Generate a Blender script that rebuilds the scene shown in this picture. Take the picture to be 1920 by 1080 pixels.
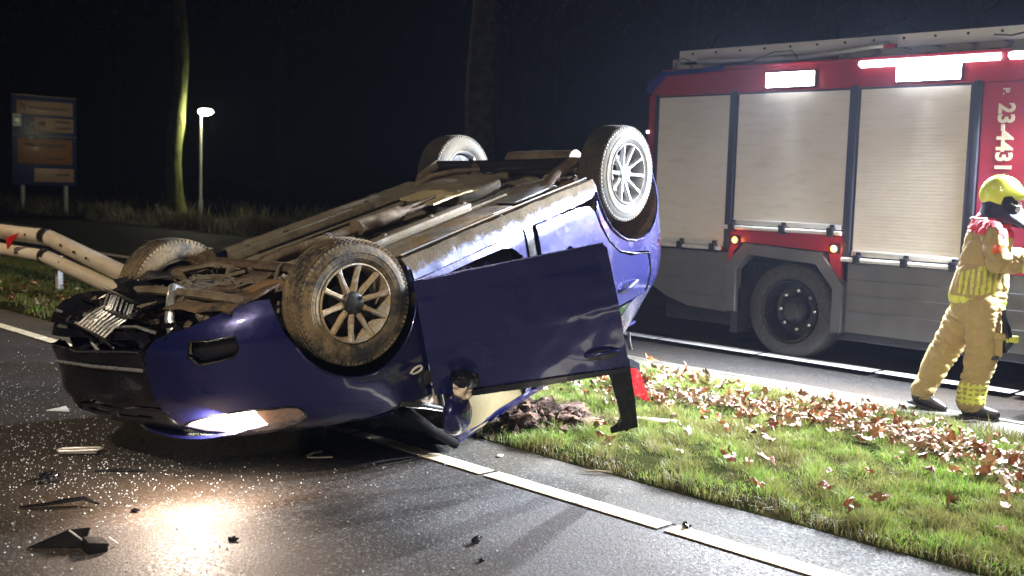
import bpy, bmesh, math, random
import numpy as np
from mathutils import Vector, Matrix, noise
from mathutils.geometry import delaunay_2d_cdt

S = bpy.context.scene
for o in list(bpy.data.objects): bpy.data.objects.remove(o)
COL = S.collection
R = math.radians

# ------------------------------------------------------------------ camera
# world: +Y runs along the road away to the left, +X across it to the right and away, Z up
cam_d = bpy.data.cameras.new('camera'); cam = bpy.data.objects.new('camera', cam_d); COL.objects.link(cam)
cam_d.sensor_width = 36; cam_d.lens = 2100/1920*36; cam_d.clip_start = .05; cam_d.clip_end = 1500
A0, ROLL, PITCH = R(44.27834), math.atan(.03), math.atan(198/2100*math.cos(math.atan(.03)))
f = Vector((math.sin(A0)*math.cos(PITCH), math.cos(A0)*math.cos(PITCH), -math.sin(PITCH)))
r0 = Vector((math.cos(A0), -math.sin(A0), 0)); u0 = r0.cross(f)
rr = r0*math.cos(ROLL)+u0*math.sin(ROLL); uu = -r0*math.sin(ROLL)+u0*math.cos(ROLL)
cam.matrix_world = Matrix(((rr.x, uu.x, -f.x, 0), (rr.y, uu.y, -f.y, 0), (rr.z, uu.z, -f.z, 1.6), (0, 0, 0, 1)))
cam_d.dof.use_dof = True; cam_d.dof.focus_distance = 6.8; cam_d.dof.aperture_fstop = 2.8
S.camera = cam

# ------------------------------------------------------------------ night sky, moon, exposure
w = bpy.data.worlds.new('World'); S.world = w; w.use_nodes = True
nt = w.node_tree; bg = nt.nodes['Background']; sky = nt.nodes.new('ShaderNodeTexSky')
sky.sky_type = 'NISHITA'; sky.sun_disc = False; sky.sun_elevation = R(28); sky.sun_rotation = R(200)
nt.links.new(sky.outputs[0], bg.inputs[0]); bg.inputs[1].default_value = .00002
sun_d = bpy.data.lights.new('moon', 'SUN'); sun_d.energy = .012; sun_d.angle = R(.5); sun_d.color = (1, .97, .9)
sun = bpy.data.objects.new('moon', sun_d); COL.objects.link(sun); sun.rotation_euler = (R(62), 0, R(-20))
S.view_settings.view_transform = 'Standard'; S.view_settings.look = 'None'
S.view_settings.exposure = 0; S.view_settings.gamma = 1; S.view_settings.use_curve_mapping = False

HAZE = .0005
LAMP = dict(work=520, work_side=620, car_fill=7800, head=200, head_far=200, added_near=11500, added_left=2000, street_far=300)

# ------------------------------------------------------------------ helpers
def tag(o, label=None, cat=None, group=None, kind=None):
    if label: o['label'] = label
    if cat: o['category'] = cat
    if group: o['group'] = group
    if kind: o['kind'] = kind
    return o
def thing(name, label, cat, loc=(0, 0, 0), rz=0, group=None):
    o = bpy.data.objects.new(name, None); COL.objects.link(o); o.empty_display_size = .1
    o.location = loc; o.rotation_euler = (0, 0, rz)
    return tag(o, label, cat, group)
def link(name, me, mat=None, parent=None, smooth=None):
    if mat is not None and not me.materials: me.materials.append(mat)
    o = bpy.data.objects.new(name, me); COL.objects.link(o)
    if parent: o.parent = parent
    if smooth is not None: shade(me, smooth)
    return o
def shade(me, ang=40):
    if ang <= 0:
        me.polygons.foreach_set('use_smooth', [False]*len(me.polygons)); return
    me.polygons.foreach_set('use_smooth', [True]*len(me.polygons))
    if ang < 180: me.set_sharp_from_angle(angle=R(ang))
class MB:
    def __init__(s): s.bm = bmesh.new(); s.mi = 0
    def box(s, c, d, rot=None, bev=0, mi=0):
        m = Matrix.Translation(c)
        if rot is not None: m = m @ (rot if isinstance(rot, Matrix) else Matrix.Rotation(rot, 4, 'Z'))
        m = m @ Matrix.Diagonal((d[0], d[1], d[2], 1))
        g = bmesh.ops.create_cube(s.bm, size=1, matrix=m)
        fs = {f_ for v in g['verts'] for f_ in v.link_faces}
        for f_ in fs: f_.material_index = mi
        if bev:
            es = list({e for f_ in fs for e in f_.edges})
            r_ = bmesh.ops.bevel(s.bm, geom=es, offset=bev, segments=2, affect='EDGES', profile=.6)
            for f_ in r_['faces']: f_.material_index = mi
        return s
    def tube(s, pts, r, n=8, cap=True, mi=0, flat=None):
        pts = [Vector(p) for p in pts]; k = len(pts)
        rs = r if isinstance(r, (list, tuple)) else [r]*k
        rings = []; prev = None
        for i in range(k):
            t = (pts[min(i+1, k-1)]-pts[max(i-1, 0)]).normalized()
            if prev is None:
                a = Vector((0, 0, 1)) if abs(t.z) < .9 else Vector((1, 0, 0)); nn = t.cross(a).normalized()
            else: nn = (prev-t*prev.dot(t)).normalized()
            prev = nn; b = t.cross(nn)
            rings.append([s.bm.verts.new(pts[i]+(nn*math.cos(2*math.pi*j/n)+b*math.sin(2*math.pi*j/n)*(flat or 1))*rs[i]) for j in range(n)])
        for i in range(k-1):
            for j in range(n):
                f_ = s.bm.faces.new((rings[i][j], rings[i][(j+1) % n], rings[i+1][(j+1) % n], rings[i+1][j])); f_.material_index = mi
        if cap:
            for ring in (rings[0][::-1], rings[-1]):
                try: f_ = s.bm.faces.new(ring); f_.material_index = mi
                except ValueError: pass
        return s
    def lathe(s, prof, n=48, mi=0, axis='Y', c=(0, 0, 0), closed=False):
        c = Vector(c); rings = []
        for (a, rad) in prof:
            ring = []
            for j in range(n):
                t = 2*math.pi*j/n; x, y = rad*math.cos(t), rad*math.sin(t)
                v = {'Y': (x, a, y), 'Z': (x, y, a), 'X': (a, x, y)}[axis]
                ring.append(s.bm.verts.new(Vector(v)+c))
            rings.append(ring)
        m = len(rings)
        for i in range(m if closed else m-1):
            for j in range(n):
                q = rings[i]; p = rings[(i+1) % m]
                f_ = s.bm.faces.new((q[j], q[(j+1) % n], p[(j+1) % n], p[j])); f_.material_index = mi
        return s
    def prism(s, poly, a0, a1, axis='X', mi=0):
        def P(p, a): return {'X': (a, p[0], p[1]), 'Y': (p[0], a, p[1]), 'Z': (p[0], p[1], a)}[axis]
        v0 = [s.bm.verts.new(P(p, a0)) for p in poly]; v1 = [s.bm.verts.new(P(p, a1)) for p in poly]
        n = len(poly)
        fs = [s.bm.faces.new(v0[::-1]), s.bm.faces.new(v1)]
        for i in range(n): fs.append(s.bm.faces.new((v0[i], v0[(i+1) % n], v1[(i+1) % n], v1[i])))
        for f_ in fs: f_.material_index = mi
        return s
    def noise(s, amp, freq, off=0):
        for v in s.bm.verts:
            v.co += Vector([noise.noise(v.co*freq+Vector((off+i*17.3, i*9.1, off))) for i in range(3)])*amp
        return s
    def sub(s, cuts=1):
        bmesh.ops.subdivide_edges(s.bm, edges=s.bm.edges[:], cuts=cuts, use_grid_fill=True); return s
    def mesh(s, name):
        bmesh.ops.recalc_face_normals(s.bm, faces=s.bm.faces[:])
        me = bpy.data.meshes.new(name); s.bm.to_mesh(me); s.bm.free(); return me
    def build(s, name, mat, parent=None, smooth=35):
        me = s.mesh(name)
        for m in (mat if isinstance(mat, (list, tuple)) else [mat]): me.materials.append(m)
        return link(name, me, None, parent, smooth)
def pydata(name, v, fcs, mat, parent=None, smooth=40):
    me = bpy.data.meshes.new(name); me.from_pydata(v, [], fcs); me.update()
    return link(name, me, mat, parent, smooth)
def apply_mods(o):
    dg = bpy.context.evaluated_depsgraph_get(); me = bpy.data.meshes.new_from_object(o.evaluated_get(dg))
    me.name = o.name; o.modifiers.clear(); o.data = me; return o
def copy_tree(o, parent=None):
    c = o.copy(); COL.objects.link(c); c.parent = parent
    for ch in list(o.children): copy_tree(ch, c)
    return c

# ------------------------------------------------------------------ materials
class N:
    def __init__(s, name):
        s.m = bpy.data.materials.new(name); s.m.use_nodes = True; s.t = s.m.node_tree
        s.p = s.t.nodes['Principled BSDF']; s.co = s.t.nodes.new('ShaderNodeTexCoord')
    def n(s, typ, **k):
        x = s.t.nodes.new(typ)
        for a, b in k.items():
            if a.startswith('i_'): x.inputs[int(a[2:]) if a[2:].isdigit() else a[2:].replace('_', ' ')].default_value = b
            else: setattr(x, a, b)
        return x
    def l(s, a, b): s.t.links.new(a, b)
    def noise(s, scale, detail=4, rough=.55, vec=None, dist=0):
        x = s.n('ShaderNodeTexNoise'); x.inputs['Scale'].default_value = scale; x.inputs['Detail'].default_value = detail
        x.inputs['Roughness'].default_value = rough; x.inputs['Distortion'].default_value = dist
        s.l(vec or s.co.outputs['Object'], x.inputs['Vector']); return x.outputs['Fac']
    def voro(s, scale, vec=None, out='Distance', feat='F1'):
        x = s.n('ShaderNodeTexVoronoi', feature=feat); x.inputs['Scale'].default_value = scale
        s.l(vec or s.co.outputs['Object'], x.inputs['Vector']); return x.outputs[out]
    def ramp(s, fac, stops):
        x = s.n('ShaderNodeValToRGB'); e = x.color_ramp.elements
        while len(e) < len(stops): e.new(.5)
        for i, (p, c) in enumerate(stops):
            e[i].position = p; e[i].color = (c, c, c, 1) if isinstance(c, (int, float)) else (*c, 1)
        s.l(fac, x.inputs[0]); return x.outputs[0]
    def mix(s, fac, a, b, mode='MIX'):
        x = s.n('ShaderNodeMix', data_type='RGBA', blend_type=mode)
        for i, v in ((0, fac), (6, a), (7, b)):
            if isinstance(v, (int, float)): x.inputs[i].default_value = v if i == 0 else (v, v, v, 1)
            elif isinstance(v, tuple): x.inputs[i].default_value = (*v, 1)
            else: s.l(v, x.inputs[i])
        return x.outputs[2]
    def math(s, op, a, b=0):
        x = s.n('ShaderNodeMath', operation=op)
        for i, v in ((0, a), (1, b)):
            if isinstance(v, (int, float)): x.inputs[i].default_value = v
            else: s.l(v, x.inputs[i])
        return x.outputs[0]
    def map(s, scale=(1, 1, 1), src='Object'):
        x = s.n('ShaderNodeMapping'); x.inputs['Scale'].default_value = scale; s.l(s.co.outputs[src], x.inputs[0]); return x.outputs[0]
    def set(s, k, v):
        if isinstance(v, (int, float)): s.p.inputs[k].default_value = v
        elif isinstance(v, tuple): s.p.inputs[k].default_value = (*v, 1) if len(v) == 3 else v
        else: s.l(v, s.p.inputs[k])
        return s
    def bump(s, h, strength=.5, dist=.01):
        x = s.n('ShaderNodeBump'); x.inputs['Strength'].default_value = strength; x.inputs['Distance'].default_value = dist
        s.l(h, x.inputs['Height']); s.l(x.outputs[0], s.p.inputs['Normal']); return s
def simple(name, c, rough=.5, metal=0, var=.15, scale=8, bump=.15, bd=.004, coat=0, spec=.5, rv=.3):
    k = N(name); n1 = k.noise(scale, 6)
    k.set('Base Color', k.mix(k.ramp(n1, [(.3, 0.), (.7, 1.)]), tuple(x*(1-var) for x in c), tuple(min(1, x*(1+var)) for x in c)))
    k.set('Roughness', k.ramp(k.noise(scale*2.3, 5), [(.3, max(.02, rough*(1-rv))), (.7, min(1, rough*(1+rv)))])).set('Metallic', metal)
    k.set('Coat Weight', coat).set('Specular IOR Level', spec)
    if bump: k.bump(k.noise(scale*6, 6), bump, bd)
    return k.m
def emit(name, c, e, base=(.8, .8, .8)):
    k = N(name); k.set('Base Color', base).set('Emission Color', c).set('Emission Strength', e).set('Roughness', .3); return k.m

def mud_over(name, base, metal, rough, amount, coat=0, mud=(.16, .105, .05), grad=None, spec=.5):
    """base finish with patches of dried mud spattered over it"""
    k = N(name); n1 = k.noise(5, 8, .65); n2 = k.noise(38, 5, .7)
    fac = k.math('ADD', k.math('MULTIPLY', n1, .7), k.math('MULTIPLY', n2, .3))
    if grad is not None:       # more mud low down on the car (its own z): grad=(z_full, z_none)
        sx = k.n('ShaderNodeSeparateXYZ'); k.l(k.co.outputs['Object'], sx.inputs[0])
        mr = k.n('ShaderNodeMapRange'); mr.inputs[1].default_value = grad[0]; mr.inputs[2].default_value = grad[1]
        mr.inputs[3].default_value = .28; mr.inputs[4].default_value = -.25; k.l(sx.outputs[2], mr.inputs[0])
        fac = k.math('ADD', fac, mr.outputs[0])
    m = k.ramp(fac, [(max(0, 1-amount-.06), 0.), (min(1, 1-amount+.06), 1.)])
    mc = k.mix(k.noise(11, 5), tuple(x*.6 for x in mud), tuple(x*1.5 for x in mud))
    mc = k.mix(k.math('MULTIPLY', k.ramp(k.noise(60, 3), [(.45, 0.), (.65, 1.)]), .5), mc, tuple(x*.35 for x in mud))
    k.set('Base Color', k.mix(m, base, mc)).set('Metallic', k.math('MULTIPLY', k.math('SUBTRACT', 1, m), metal))
    k.set('Roughness', k.math('ADD', k.math('MULTIPLY', m, .9-rough), rough)).set('Coat Weight', k.math('MULTIPLY', k.math('SUBTRACT', 1, m), coat))
    k.set('Specular IOR Level', spec)
    k.bump(k.math('MULTIPLY', k.noise(70, 6), m), .5, .006)
    return k.m

def asphalt(name, base, rough=.55, dirt=(.05, .035, .02), dirtpos=None, scale=95):
    k = N(name); v = k.voro(scale); v2 = k.voro(scale*1.1, out='Color'); g = k.noise(scale*2, 3)
    br = k.n('ShaderNodeRGBToBW'); k.l(v2, br.inputs[0])
    stone = k.ramp(br.outputs[0], [(.25, tuple(x*.35 for x in base)), (.55, base), (.70, tuple(x*1.9 for x in base)), (.88, tuple(min(.6, x*3.6) for x in base))])
    c = k.mix(k.ramp(v, [(.15, 1.), (.6, 0.)]), tuple(x*.3 for x in base), stone)
    big = k.noise(.6, 5); c = k.mix(k.math('MULTIPLY', k.ramp(big, [(.4, 0.), (.66, 1.)]), .55), c, dirt)
    c = k.mix(k.math('MULTIPLY', k.ramp(k.noise(3.1, 6), [(.45, 0.), (.75, 1.)]), .35), c, tuple(x*.5 for x in base))
    # fine cracks and tar seams
    cr = k.voro(.55, vec=None, out='Distance', feat='DISTANCE_TO_EDGE')
    c = k.mix(k.math('MULTIPLY', k.ramp(k.math('ADD', cr, k.math('MULTIPLY', k.noise(9, 4), .05)), [(.026, 1.), (.034, 0.)]), .0), c, (.01, .01, .01))
    k.set('Base Color', c).set('Specular IOR Level', .2)
    k.set('Roughness', k.ramp(k.math('ADD', k.math('MULTIPLY', k.noise(1.3, 5), .5), k.math('MULTIPLY', br.outputs[0], .5)), [(.3, rough*.8), (.7, min(1, rough*1.3))]))
    k.bump(k.math('ADD', k.math('MULTIPLY', v, -1.), k.math('MULTIPLY', g, .3)), .35, .004)
    return k.m
M = {}
M['asphalt'] = asphalt('asphalt', (.056, .055, .057), .68, dirt=(.05, .032, .018), scale=85)
M['asphalt_light'] = asphalt('asphalt_light', (.074, .072, .064), .85, dirt=(.11, .085, .05), scale=75)
M['asphalt_far'] = asphalt('asphalt_far', (.034, .032, .031), .8, scale=60)
k = N('line_paint'); wear = k.ramp(k.math('ADD', k.math('MULTIPLY', k.noise(45, 5, .7), .5), k.math('MULTIPLY', k.noise(4, 4), .5)), [(.36, 1.), (.46, 0.)])
c = k.mix(k.math('MULTIPLY', k.ramp(k.noise(2.2, 5), [(.4, 0.), (.7, 1.)]), .5), (.74, .68, .50), (.58, .46, .26))
k.set('Base Color', k.mix(wear, c, (.16, .14, .11))).set('Roughness', .6).bump(k.noise(160, 3), .5, .002); M['line'] = k.m
k = N('line_paint_white'); c = k.mix(k.ramp(k.noise(40, 5), [(.4, 0.), (.7, 1.)]), (.62, .63, .62), (.8, .8, .8))
k.set('Base Color', c).set('Roughness', .35).bump(k.noise(160, 3), .4, .002); M['line_white'] = k.m
M['asphalt_far2'] = None
k = N('kerb_concrete'); c = k.mix(k.noise(5, 6), (.03, .027, .02), (.06, .053, .04)); c = k.mix(k.ramp(k.noise(22, 6), [(.5, 0.), (.68, 1.)]), c, (.05, .045, .03))
k.set('Base Color', c).set('Roughness', .8).bump(k.noise(60, 6), .7, .01); M['kerb'] = k.m
k = N('soil'); c = k.mix(k.ramp(k.noise(9, 8), [(.35, 0.), (.65, 1.)]), (.026, .012, .005), (.10, .045, .019)); k.set('Base Color', c).set('Roughness', .9).bump(k.noise(45, 8), 1, .02); M['soil'] = k.m
k = N('verge_soil'); c = k.mix(k.ramp(k.noise(7, 8), [(.35, 0.), (.65, 1.)]), (.012, .018, .005), (.038, .036, .014)); k.set('Base Color', c).set('Roughness', 1.).set('Specular IOR Level', 0).bump(k.noise(60, 8), 1, .02); M['verge'] = k.m
k = N('far_ground'); c = k.mix(k.noise(1.2, 8), (.018, .017, .01), (.045, .04, .02)); k.set('Base Color', c).set('Roughness', .95).bump(k.noise(9, 8), 1, .05); M['far'] = k.m
def blade(name, cols, trans=.35):
    k = N(name); g = k.n('ShaderNodeNewGeometry')
    c = k.ramp(g.outputs['Random Per Island'], [(i/(len(cols)-1), x) for i, x in enumerate(cols)])
    c = k.mix(k.ramp(k.noise(2.6, 6), [(.34, 0.), (.58, 1.)]), c, k.mix(.8, c, (.14, .115, .04)))
    k.set('Base Color', c).set('Roughness', .55).set('Specular IOR Level', .4).set('Transmission Weight', 0)
    tr = k.n('ShaderNodeBsdfTranslucent'); k.l(c, tr.inputs[0]); mx = k.n('ShaderNodeMixShader'); mx.inputs[0].default_value = trans
    k.l(k.p.outputs[0], mx.inputs[1]); k.l(tr.outputs[0], mx.inputs[2]); k.l(mx.outputs[0], k.t.nodes['Material Output'].inputs[0]); return k.m
M['grass'] = blade('grass', [(.06, .12, .015), (.10, .21, .022), (.14, .28, .03), (.20, .32, .04), (.22, .24, .06), (.30, .26, .11)])
M['drygrass_near'] = blade('dry_grass_near', [(.06, .045, .02), (.10, .075, .03), (.15, .12, .05), (.10, .12, .03)])
M['drygrass'] = blade('dry_grass', [(.20, .19, .13), (.32, .30, .22), (.48, .45, .36), (.6, .57, .48)])
M_dull = simple('dull_plastic', (.006, .006, .007), .9, 0, .2, 8, .1, spec=.08)
k = N('dead_leaf'); g = k.n('ShaderNodeNewGeometry'); oi = k.n('ShaderNodeObjectInfo')
rnd = k.math('FRACT', k.math('ADD', g.outputs['Random Per Island'], oi.outputs['Random']))
top = k.ramp(rnd, [(0, (.12, .035, .012)), (.3, (.24, .07, .02)), (.55, (.33, .13, .045)), (.75, (.42, .25, .12)), (1, (.08, .028, .012))])
und = k.ramp(rnd, [(0, (.24, .18, .10)), (.4, (.44, .38, .27)), (.7, (.30, .20, .11)), (1, (.20, .11, .05))])
c = k.mix(g.outputs['Backfacing'], top, und); c = k.mix(k.ramp(k.noise(60, 4), [(.5, 0.), (.75, .6)]), c, (.06, .03, .015))
k.set('Base Color', c).set('Roughness', .32).bump(k.noise(90, 4), .4, .003); M['leaf'] = k.m
rng = random.Random(7); nr = np.random.default_rng(5)
def sheet(name, x0, x1, y0, y1, z, mat, nx=1, ny=1, kind='structure', fn=None):
    xs = np.linspace(x0, x1, nx+1); ys = np.linspace(y0, y1, ny+1)
    v = [(x, y, z+(fn(x, y) if fn else 0)) for y in ys for x in xs]
    fc = [(j*(nx+1)+i, j*(nx+1)+i+1, (j+1)*(nx+1)+i+1, (j+1)*(nx+1)+i) for j in range(ny) for i in range(nx)]
    o = pydata(name, v, fc, mat, None, 180); tag(o, kind=kind); return o
# ------------------------------------------------------------------ ground and roads
sheet('ground', -130, 190, -100, 240, -.14, M['far'])
road = sheet('road', -16, 4.68, -30, 160, 0, M['asphalt'])
shoulder = sheet('road_shoulder', 4.21, 4.74, -30, 160, .004, M['asphalt_light'])
road2 = sheet('far_road', 8.13, 15.4, -30, 160, -.04, M['asphalt_far'])
def vh(x, y):
    e = min(1, max(0, (x-4.62)/.14))*min(1, max(0, (7.62-x)/.2))
    return e*(.035+.03*noise.noise(Vector((x*1.1, y*1.1, 0)))+.018*noise.noise(Vector((x*5, y*5, 3))))-.02*(1-e)
sheet('grass_verge', 4.62, 7.66, -6, 34, .008, M['verge'], 60, 560, fn=vh)
sheet('grass_verge', 4.62, 7.66, 34, 160, .008, M['verge'], 4, 20)
pth = sheet('path', 7.52, 8.02, -30, 160, .006, M['kerb'], 6, 700, fn=lambda x, y: .008*noise.noise(Vector((x*6, y*3, 1))))
mb = MB(); 
for i in range(60):
    y = -6+i*1.0; mb.box((8.075, y+.5, -.02), (.1, .985, .06), bev=.006)
mb.noise(.012, 2.4); kb = mb.build('kerb', M['kerb']); tag(kb, kind='structure')
sheet('far_verge', 15.4, 188, -30, 238, -.03, M['far'], 20, 60, fn=lambda x, y: .05*noise.noise(Vector((x*.7, y*.7, 0))))
for k_ in range(-6, 26):                       # block marking of the near road edge, one piece per block
    y0 = 3.165+1.237*k_
    me_o = MB().box((4.145, y0+.605, .007), (.115, 1.195, .004)).build('road_marking', M['line'], road, 0)
for k_ in range(-8, 24):
    y0 = 3.62+1.237*k_
    MB().box((9.37, y0+.605, .003), (.21, 1.19, .004)).build('road_marking', M['line_white'], road2, 0)
for k_ in range(0, 14):
    MB().box((12.0, -4+k_*9, .004), (.12, 3, .004)).build('road_marking', M['line_white'], road2, 0)
# worn damp patches and the scrape of soil on the shoulder
def blot(name, cx, cy, rx, ry, z, mat, seed, rot=0, parent=None, n=40):
    v = [(cx, cy, z)]; 
    for i in range(n):
        a = 2*math.pi*i/n; q = 1+.45*noise.noise(Vector((math.cos(a)*1.6, math.sin(a)*1.6, seed)))+.15*noise.noise(Vector((math.cos(a)*6, math.sin(a)*6, seed)))
        x, y = rx*q*math.cos(a), ry*q*math.sin(a)
        v.append((cx+x*math.cos(rot)-y*math.sin(rot), cy+x*math.sin(rot)+y*math.cos(rot), z))
    return pydata(name, v, [(0, i+1, (i+1) % n+1) for i in range(n)], mat, parent, 0)

# ------------------------------------------------------------------ grass blades (one mass)
def grass(name, n, xr, yr, h, mat, seed, width=.0035, dens=None, z=.02, lean=.5, label=None):
    r = np.random.default_rng(seed)
    x = r.uniform(*xr, n); y = r.uniform(*yr, n)
    keep = np.ones(n, bool)
    if dens is not None: keep = r.random(n) < dens(x, y)
    x, y = x[keep], y[keep]; n = len(x)
    clump = 0.55+0.9*np.abs(np.sin(x*7.3+np.sin(y*5.1)*2)*np.sin(y*6.1+np.sin(x*4.3)*2))
    hh = r.uniform(h[0], h[1], n)*clump; a = r.uniform(0, 2*np.pi, n); la = r.uniform(0, 2*np.pi, n); le = r.uniform(.1, lean*1.6, n)*hh
    dx, dy = np.cos(a)*width*.5*r.uniform(.7, 1.5, n), np.sin(a)*width*.5*r.uniform(.7, 1.5, n)
    lx, ly = np.cos(la)*le, np.sin(la)*le
    V = np.empty((n, 5, 3))
    zz = z-.01
    V[:, 0] = np.stack([x-dx, y-dy, np.full(n, zz)], 1); V[:, 1] = np.stack([x+dx, y+dy, np.full(n, zz)], 1)
    V[:, 2] = np.stack([x+dx*.8+lx*.3, y+dy*.8+ly*.3, zz+hh*.55], 1); V[:, 3] = np.stack([x-dx*.8+lx*.3, y-dy*.8+ly*.3, zz+hh*.55], 1)
    V[:, 4] = np.stack([x+lx, y+ly, zz+hh*np.clip(1.05-le/hh*.35, .45, 1)], 1)
    b = np.arange(n)*5
    loops = np.stack([b, b+1, b+2, b+3, b+3, b+2, b+4], 1).ravel()
    me = bpy.data.meshes.new(name); me.vertices.add(n*5); me.vertices.foreach_set('co', V.ravel())
    me.loops.add(n*7); me.loops.foreach_set('vertex_index', loops.astype(np.int32))
    me.polygons.add(n*2); st = np.stack([np.arange(n)*7, np.arange(n)*7+4], 1).ravel(); me.polygons.foreach_set('loop_start', st.astype(np.int32))
    me.update(calc_edges=True); me.validate()
    o = link(name, me, mat); tag(o, label, None, None, 'stuff'); return o
def edge_d(x, y):
    e = np.clip((x-4.68-.06*np.sin(y*5)-.04*np.sin(y*13))/.22, 0, 1)*np.clip((7.58+.07*np.sin(y*4)-x)/.25, 0, 1)
    hole = 1-.95*np.exp(-(((x-5.12)/.46)**2+((y-5.02)/.30)**2))
    patch = .68+.5*np.clip(np.sin(x*3.1+1)*np.sin(y*2.3)+.55, 0, 1)
    leafb = 1-.7*np.clip(1-np.abs(x-6.6)/.35, 0, 1)*(y < 5.6)
    return np.clip(e*hole*patch*leafb, 0, 1)
grass('grass', 340000, (4.66, 7.66), (.6, 7.4), (.035, .105), M['grass'], 1, .0048, edge_d, label='green grass blades growing on the verge between the two roads')
grass('grass', 60000, (4.66, 7.66), (7.4, 20), (.04, .11), M['grass'], 2, .008, edge_d, label='grass on the verge beyond the overturned car')
grass('dry_grass', 14000, (4.66, 5.1), (.6, 7.4), (.03, .08), M['drygrass_near'], 3, .0035, lambda x, y: .8*np.ones_like(x), lean=.9, label='pale dry grass along the edge of the near road')
def tall_d(x, y): return np.clip(.25+np.sin(y*1.7)*np.sin(x*2.1+y*.6), 0, 1)
grass('dry_grass', 30000, (15.6, 19.5), (24, 60), (.15, .5), M['drygrass'], 4, .03, tall_d, z=-.04, lean=.3, label='tall pale dry grass along the far side of the far road')
grass('dry_grass', 7000, (19.5, 30), (18, 60), (.2, .6), M['drygrass'], 6, .03, tall_d, z=-.04, lean=.3, label='thin dark grass running back towards the trees')

# ------------------------------------------------------------------ dead leaves
def leaf_mesh(seed):
    r = random.Random(seed); lob = [(0, -.62), (.16, -.30), (.52, -.42), (.36, -.08), (.74, .12), (.34, .22), (.42, .58), (.14, .44), (0, .92), (-.14, .44), (-.42, .58), (-.34, .22), (-.74, .12), (-.36, -.08), (-.52, -.42), (-.16, -.30)]
    if seed % 3 == 1: lob = [(0, -.7), (.18, -.45), (.3, -.3), (.26, -.12), (.42, .05), (.32, .2), (.40, .42), (.2, .55), (0, .85), (-.2, .55), (-.40, .42), (-.32, .2), (-.42, .05), (-.26, -.12), (-.3, -.3), (-.18, -.45)]
    if seed % 3 == 2: lob = [(0, -.8), (.14, -.55), (.26, -.35), (.34, -.15), (.36, .05), (.30, .28), (.20, .5), (.10, .68), (0, .88), (-.10, .68), (-.20, .5), (-.30, .28), (-.36, .05), (-.34, -.15), (-.26, -.35), (-.14, -.55)]
    cu = r.uniform(.4, 1.3)*r.choice((-1, 1)); cv = r.uniform(-.7, .9)
    P = [(0, .1)]+[(x*r.uniform(.9, 1.1)*.62, y*.62) for x, y in lob]+[(x*.3, y*.32+.05) for x, y in lob]
    def z(x, y): return cu*x*x+cv*y*y+.14*math.sin(9*x+seed)*math.sin(7*y)+abs(x)*r.uniform(.1, .25)
    v = [(x, y, z(x, y)) for x, y in P]; n = 16; fc = []
    for i in range(n):
        j = (i+1) % n; fc.append((1+i, 1+j, 17+j, 17+i)); fc.append((0, 17+i, 17+j))
    me = bpy.data.meshes.new('fallen_leaf'); me.from_pydata(v, [], fc); me.update(); me.materials.append(M['leaf'])
    return me
LM = [leaf_mesh(i) for i in range(12)]
def leaf_spots(n, seed):
    r = random.Random(seed); out = []
    while len(out) < n:
        m_ = r.random()
        if m_ < .66: y = 1.4+abs(r.gauss(2.3, 1.25)); x = r.gauss(6.58, .21)+.14*math.sin(y*2.1)
        elif m_ < .80: y = r.uniform(3.5, 7.0); x = r.gauss(7.0, .25)
        elif m_ < .88: y = r.uniform(2.0, 6.9); x = r.uniform(5.6, 7.5)
        elif m_ < .91: y = r.uniform(1.5, 5); x = r.uniform(4.75, 6)
        else: y = r.uniform(9, 15); x = r.uniform(4.75, 6.2)
        if 4.7 < x < 7.55: out.append((x, y, r))
    return out
LG = 'dead leaves scattered on the grass verge'
sp = leaf_spots(1250, 11); sp.sort(key=lambda p: math.hypot(p[0], p[1]))
sp_big = sp[:0]; order = sorted(range(len(sp)), key=lambda i: math.hypot(sp[i][0], sp[i][1])+ (0 if i % 4 else 2))
picked = set(order[:280]); V = []; F = []
for i, (x, y, r) in enumerate(sp):
    s = r.choice((.06, .08, .10, .12, .14))*r.uniform(.85, 1.15)*(1 if i in picked else .85); me = LM[r.randrange(12)]
    mat = Matrix.Translation((x, y, .04+r.uniform(0, .06)+vh(x, y))) @ Matrix.Rotation(r.uniform(0, 6.28), 4, 'Z') @ Matrix.Rotation(r.gauss(0, .5), 4, 'X') @ Matrix.Rotation(r.gauss(0, .5)+(math.pi if r.random() < .5 else 0), 4, 'Y') @ Matrix.Scale(s, 4)
    if i in picked:
        o = bpy.data.objects.new('fallen_leaf', me); COL.objects.link(o); o.matrix_world = mat
        tag(o, 'curled brown dead leaf lying on the grass verge', 'leaf', LG)
    else:
        b = len(V); V += [mat @ v.co for v in me.vertices]; F += [tuple(b+q for q in p.vertices) for p in me.polygons]
o = pydata('leaf_litter', V, F, M['leaf'], None, 0); tag(o, 'smaller brown dead leaves mixed into the grass of the verge', kind='stuff')

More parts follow.
